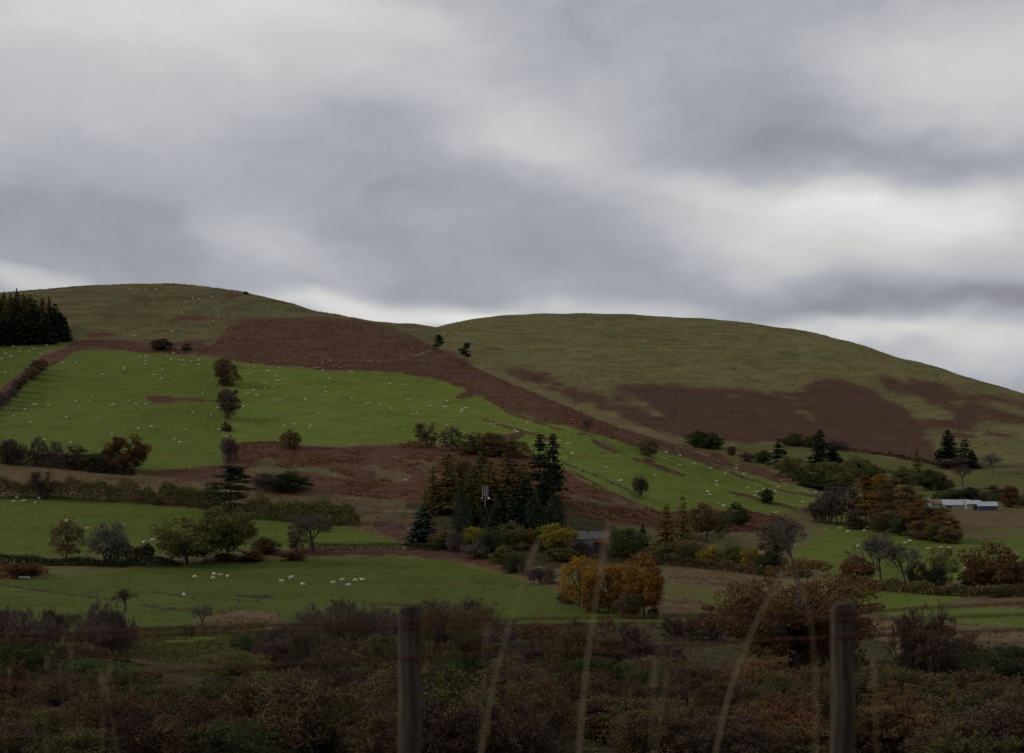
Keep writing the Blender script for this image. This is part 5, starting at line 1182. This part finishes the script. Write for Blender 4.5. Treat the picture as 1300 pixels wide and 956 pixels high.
# ------------------------------------------------------------------ dead grass stems beside the fence
plain('dry_stem', (.36, .28, .17), (.26, .20, .115), 30, .85)
plain('dry_seed', (.33, .25, .16), (.22, .16, .10), 60, .95)
plain('dry_blade', (.14, .12, .05), (.09, .085, .03), 3, .9)
def stem(path, Y, label, group=None, head=.10, hw=.011, rad=.0015):
    g = np.random.default_rng(int(path[0][0] * 7 + path[-1][1])); s = Y / F
    P = np.array([((u - CX) * s, Y, CAMZ + (V0 - v) * s) for u, v in path]); d = P[0] - P[1]
    g0 = float(zfield(P[0, 0], Y)); t = (P[0, 2] - g0) / max(1e-3, -d[2] / np.linalg.norm(d)); t = min(t, 3)
    foot = np.array([P[0, 0] + d[0] / np.linalg.norm(d) * t * .5, Y, g0]); P = np.vstack([foot, P])
    L = np.concatenate([[0], np.cumsum(np.linalg.norm(np.diff(P, axis=0), axis=1))]); q = np.linspace(0, L[-1], 24)
    C = np.stack([np.interp(q, L, P[:, i]) for i in range(3)], -1)
    for _ in range(4): C[1:-1] = (C[:-2] + 2 * C[1:-1] + C[2:]) / 4
    e = empty('grass_stem', foot); tag(e, label, 'grass stem', group); C = C - foot
    m = MB(); m.tube(C, np.linspace(rad, rad * .4, 24), 6); part('stem', m.mesh('grass_culm', [MAT['dry_stem']], True), e)
    tip = C[-1]; ax = C[-1] - C[-3]; ax /= np.linalg.norm(ax)
    n = 150; t = g.uniform(0, 1, n); w = hw * np.sin(math.pi * np.clip(t, .05, .98)) ** .6
    r = g.normal(size=(n, 3)); r /= np.linalg.norm(r, axis=1)[:, None]
    Q = tip - ax * head * (1 - t)[:, None] + r * (w * g.uniform(.2, 1, n))[:, None]
    h = MB(); h.quads(leafquads(Q, .006, g, 0, .4, .7)); part('seed_head', h.mesh('seed_head', [MAT['dry_seed']]), e)
stem([(624, 870), (648, 790), (664, 735), (684, 684)], 5.2, 'tall pale grass stem leaning right, left of the tallest one', head=.11, hw=.013, rad=.0038)
stem([(741, 870), (752, 790), (762, 725), (773, 664)], 5.0, 'tallest pale grass stem, in front of the golden trees', head=.13, hw=.014, rad=.0042)
stem([(926, 870), (952, 806), (972, 765), (992, 728)], 5.3, 'pale grass stem leaning far right in front of the big brown tree', head=.08, hw=.011, rad=.0038)
stem([(612, 872), (615, 830), (619, 792)], 5.6, 'thin faint grass stem right of the left fence post', head=.06, hw=.006)
stem([(829, 872), (832, 838)], 5.2, 'short blunt grass stem in the gap between the fence posts', head=.09, hw=.011)
stem([(842, 876), (848, 850)], 5.4, 'shortest grass stem right beside the short blunt one', head=.06, hw=.008)
stem([(1035, 872), (1034, 800), (1026, 765), (1017, 742)], 5.0, 'nodding grass stem just left of the right fence post', head=.07, hw=.010, rad=.0022)
stem([(1111, 876), (1109, 834)], 5.2, 'short pale grass stem just right of the right fence post', head=.09, hw=.009)
for u, v in ((90, 822), (60, 834), (75, 845), (13, 846), (50, 856), (126, 856)):
    stem([(u + random.uniform(-6, 6), 880), (u, v)], random.uniform(6.0, 7.5), 'short dead grass stem in the cluster at the lower left corner', 'dead grass stems at the lower left corner', head=.045, hw=.006, rad=.0009)
stem([(134, 880), (141, 836)], 6.2, 'dead grass stem leaning right beside the cluster at the lower left')
stem([(137, 880), (128, 852)], 6.2, 'dead grass stem leaning left beside the cluster at the lower left')

g = np.random.default_rng(31); n = 9000
x = g.uniform(-5, 5, n); y = g.uniform(5.5, 15, n); z = zfield(x, y)
hh = g.uniform(.12, .42, n) * (.7 + .5 * vnoise(x * 1.4, y * 1.4, 4)); a = g.uniform(0, 6.28, n); w = .004
dx, dy = np.cos(a), np.sin(a); ln = g.uniform(.05, .5, n) * hh
b0 = np.stack([x - dy * w, y + dx * w, z - .02], -1); b1 = np.stack([x + dy * w, y - dx * w, z - .02], -1)
c1 = np.stack([x + dx * ln * .35 + dy * w * .7, y + dy * ln * .35 - dx * w * .7, z + hh * .6], -1); c0 = np.stack([x + dx * ln * .35 - dy * w * .7, y + dy * ln * .35 + dx * w * .7, z + hh * .6], -1)
t1 = np.stack([x + dx * ln + dy * w * .15, y + dy * ln - dx * w * .15, z + hh], -1); t0 = np.stack([x + dx * ln - dy * w * .15, y + dy * ln + dx * w * .15, z + hh], -1)
m = MB(); m.quads(np.stack([b0, b1, c1, c0], 1)); m.quads(np.stack([c0, c1, t1, t0], 1))
o = bpy.data.objects.new('grass', m.mesh('grass', [MAT['dry_blade']])); COL.objects.link(o); o['kind'] = 'stuff'

# ------------------------------------------------------------------ sky
def build_sky():
    w = bpy.data.worlds.new('World'); SC.world = w; w.use_nodes = True; nt = w.node_tree; nt.nodes.clear()
    gen = N(nt, 'ShaderNodeTexCoord').outputs['Generated']
    sp = N(nt, 'ShaderNodeSeparateXYZ'); nt.links.new(gen, sp.inputs[0])
    cb = N(nt, 'ShaderNodeCombineXYZ'); nt.links.new(sp.outputs[0], cb.inputs[0]); nt.links.new(sp.outputs[2], cb.inputs[1])
    front = maprange(nt, sp.outputs[1], .2, .7)
    flat = cb.outputs[0]
    # soft warp of the cloud banks
    wn = N(nt, 'ShaderNodeTexNoise'); wn.inputs['Scale'].default_value = 9; wn.inputs['Detail'].default_value = 3; wn.inputs['Roughness'].default_value = .5
    nt.links.new(vscale(nt, flat, (1, 2.0, 1)), wn.inputs['Vector'])
    v1 = N(nt, 'ShaderNodeVectorMath', operation='SUBTRACT'); nt.links.new(wn.outputs['Color'], v1.inputs[0]); v1.inputs[1].default_value = (.5, .5, .5)
    v2 = N(nt, 'ShaderNodeVectorMath', operation='MULTIPLY'); nt.links.new(v1.outputs[0], v2.inputs[0]); v2.inputs[1].default_value = (.12, .05, 0)
    v3 = N(nt, 'ShaderNodeVectorMath', operation='ADD'); nt.links.new(flat, v3.inputs[0]); nt.links.new(v2.outputs[0], v3.inputs[1])
    warp = v3.outputs[0]
    def d_(u, v):
        d = np.array([(u - CX) / F, 1, (V0 - v) / F]); d /= np.linalg.norm(d); return d[0], d[2]
    def blob(u, v, rx, ry, rot, amp):
        x, z = d_(u, v); m = N(nt, 'ShaderNodeMapping', vector_type='TEXTURE')
        m.inputs['Location'].default_value = (x, z, 0); m.inputs['Rotation'].default_value = (0, 0, R(rot)); m.inputs['Scale'].default_value = (rx / F * .97, ry / F * .97, 1)
        nt.links.new(warp, m.inputs['Vector']); gr = N(nt, 'ShaderNodeTexGradient', gradient_type='SPHERICAL'); nt.links.new(m.outputs[0], gr.inputs[0])
        return math_(nt, 'MULTIPLY', maprange(nt, gr.outputs['Fac'], 0, .9), amp)
    B = [(150, 0, 600, 150, -3, .21), (60, 110, 300, 60, -4, .04), (430, 10, 280, 90, -6, .08),
         (1270, 90, 300, 150, 10, .17), (1130, 60, 200, 70, 0, .06),
         (670, 160, 200, 100, 0, .12), (740, 200, 240, 80, -4, .05), (540, 115, 170, 50, -10, .05),
         (1070, 278, 390, 108, -4, .23), (970, 240, 230, 40, -6, .08), (1180, 255, 220, 60, 0, .08),
         (80, 160, 330, 60, 2, .04), (370, 305, 150, 60, -25, .09), (330, 320, 90, 40, -10, .05),
         (110, 285, 380, 75, -4, -.07), (470, 200, 330, 110, -14, -.03), (1050, 175, 420, 80, -4, -.07), (1150, 198, 300, 46, -3, -.10),
         (740, 335, 220, 50, -6, -.05), (1180, 385, 330, 45, -4, -.12), (560, 330, 250, 70, -8, -.03),
         (500, 392, 190, 36, -4, .28), (370, 370, 130, 22, -4, .10), (620, 402, 110, 24, 0, .18), (40, 352, 150, 24, -3, .15), (760, 390, 240, 30, -2, .14), (1050, 412, 170, 26, -4, .20), (1260, 440, 240, 60, -10, .22)]
    tot = None
    for b in B:
        q = blob(*b); tot = q if tot is None else math_(nt, 'ADD', tot, q)
    tot = math_(nt, 'MULTIPLY', tot, front)
    n1 = noise(nt, vscale(nt, warp, (4.5, 10, 1), (0, 0, R(4))), 1.0, 4, .5); n2 = noise(nt, vscale(nt, warp, (15, 27, 1), (0, 0, R(6))), 1.0, 8, .62)
    n3 = noise(nt, gen, 2.2, 4, .55)
    zen = math_(nt, 'MULTIPLY', maprange(nt, sp.outputs[2], .40, .95), .22)
    lum = math_(nt, 'ADD', math_(nt, 'ADD', math_(nt, 'ADD', .376, zen), tot), math_(nt, 'ADD', math_(nt, 'MULTIPLY', math_(nt, 'SUBTRACT', n1, .5), .15), math_(nt, 'MULTIPLY', math_(nt, 'SUBTRACT', n2, .5), .17)))
    back = math_(nt, 'MULTIPLY', math_(nt, 'SUBTRACT', n3, .5), .5)
    lum = math_(nt, 'ADD', lum, math_(nt, 'MULTIPLY', back, math_(nt, 'SUBTRACT', 1.0, front)))
    lum = math_(nt, 'MAXIMUM', math_(nt, 'MINIMUM', lum, 1.1), .2)
    tint = mix(nt, maprange(nt, lum, .36, .62), (.962, .985, 1.078), (1.0, .996, .972))
    sc = N(nt, 'ShaderNodeVectorMath', operation='SCALE'); nt.links.new(tint, sc.inputs[0]); nt.links.new(lum, sc.inputs['Scale'])
    cl = N(nt, 'ShaderNodeBackground'); nt.links.new(sc.outputs[0], cl.inputs[0]); cl.inputs[1].default_value = 1.0
    sk = N(nt, 'ShaderNodeTexSky', sky_type='NISHITA'); sk.sun_disc = False; sk.sun_elevation = R(SUN_EL); sk.sun_rotation = R(SUN_AZ)
    bg = N(nt, 'ShaderNodeBackground'); nt.links.new(sk.outputs[0], bg.inputs[0]); bg.inputs[1].default_value = .07
    gap = blob(205, 356, 150, 16, -2, .45)
    cov = math_(nt, 'SUBTRACT', .97, math_(nt, 'MULTIPLY', gap, front))
    ms = N(nt, 'ShaderNodeMixShader'); nt.links.new(cov, ms.inputs[0]); nt.links.new(bg.outputs[0], ms.inputs[1]); nt.links.new(cl.outputs[0], ms.inputs[2])
    o = N(nt, 'ShaderNodeOutputWorld'); nt.links.new(ms.outputs[0], o.inputs[0])

SUN_EL, SUN_AZ = 26.0, -82.0            # from the left, a little beyond the line of the fence; azimuth is clockwise from +Y
build_sky()
L = bpy.data.lights.new('sun', 'SUN'); L.energy = 1.5; L.angle = R(11); L.color = (1.0, .93, .82)
so = bpy.data.objects.new('sun', L); COL.objects.link(so)
so.rotation_euler = (R(90 - SUN_EL), 0, R(-SUN_AZ) + math.pi)

# ------------------------------------------------------------------ camera
cam = bpy.data.cameras.new('camera'); co_ = bpy.data.objects.new('camera', cam); COL.objects.link(co_); SC.camera = co_
co_.location = (0, 0, CAMZ); co_.rotation_euler = (R(90), 0, 0)
cam.sensor_width = 36; cam.lens = 36 * F / 1300; cam.shift_y = (V0 - 478) / 1300
cam.clip_start = .1; cam.clip_end = 20000
cam.dof.use_dof = True; cam.dof.focus_distance = 500; cam.dof.aperture_fstop = 2.2
SC.view_settings.view_transform = 'Standard'; SC.view_settings.look = 'None'; SC.view_settings.gamma = 1; SC.view_settings.exposure = .13
SC.render.resolution_x, SC.render.resolution_y = 1024, 753
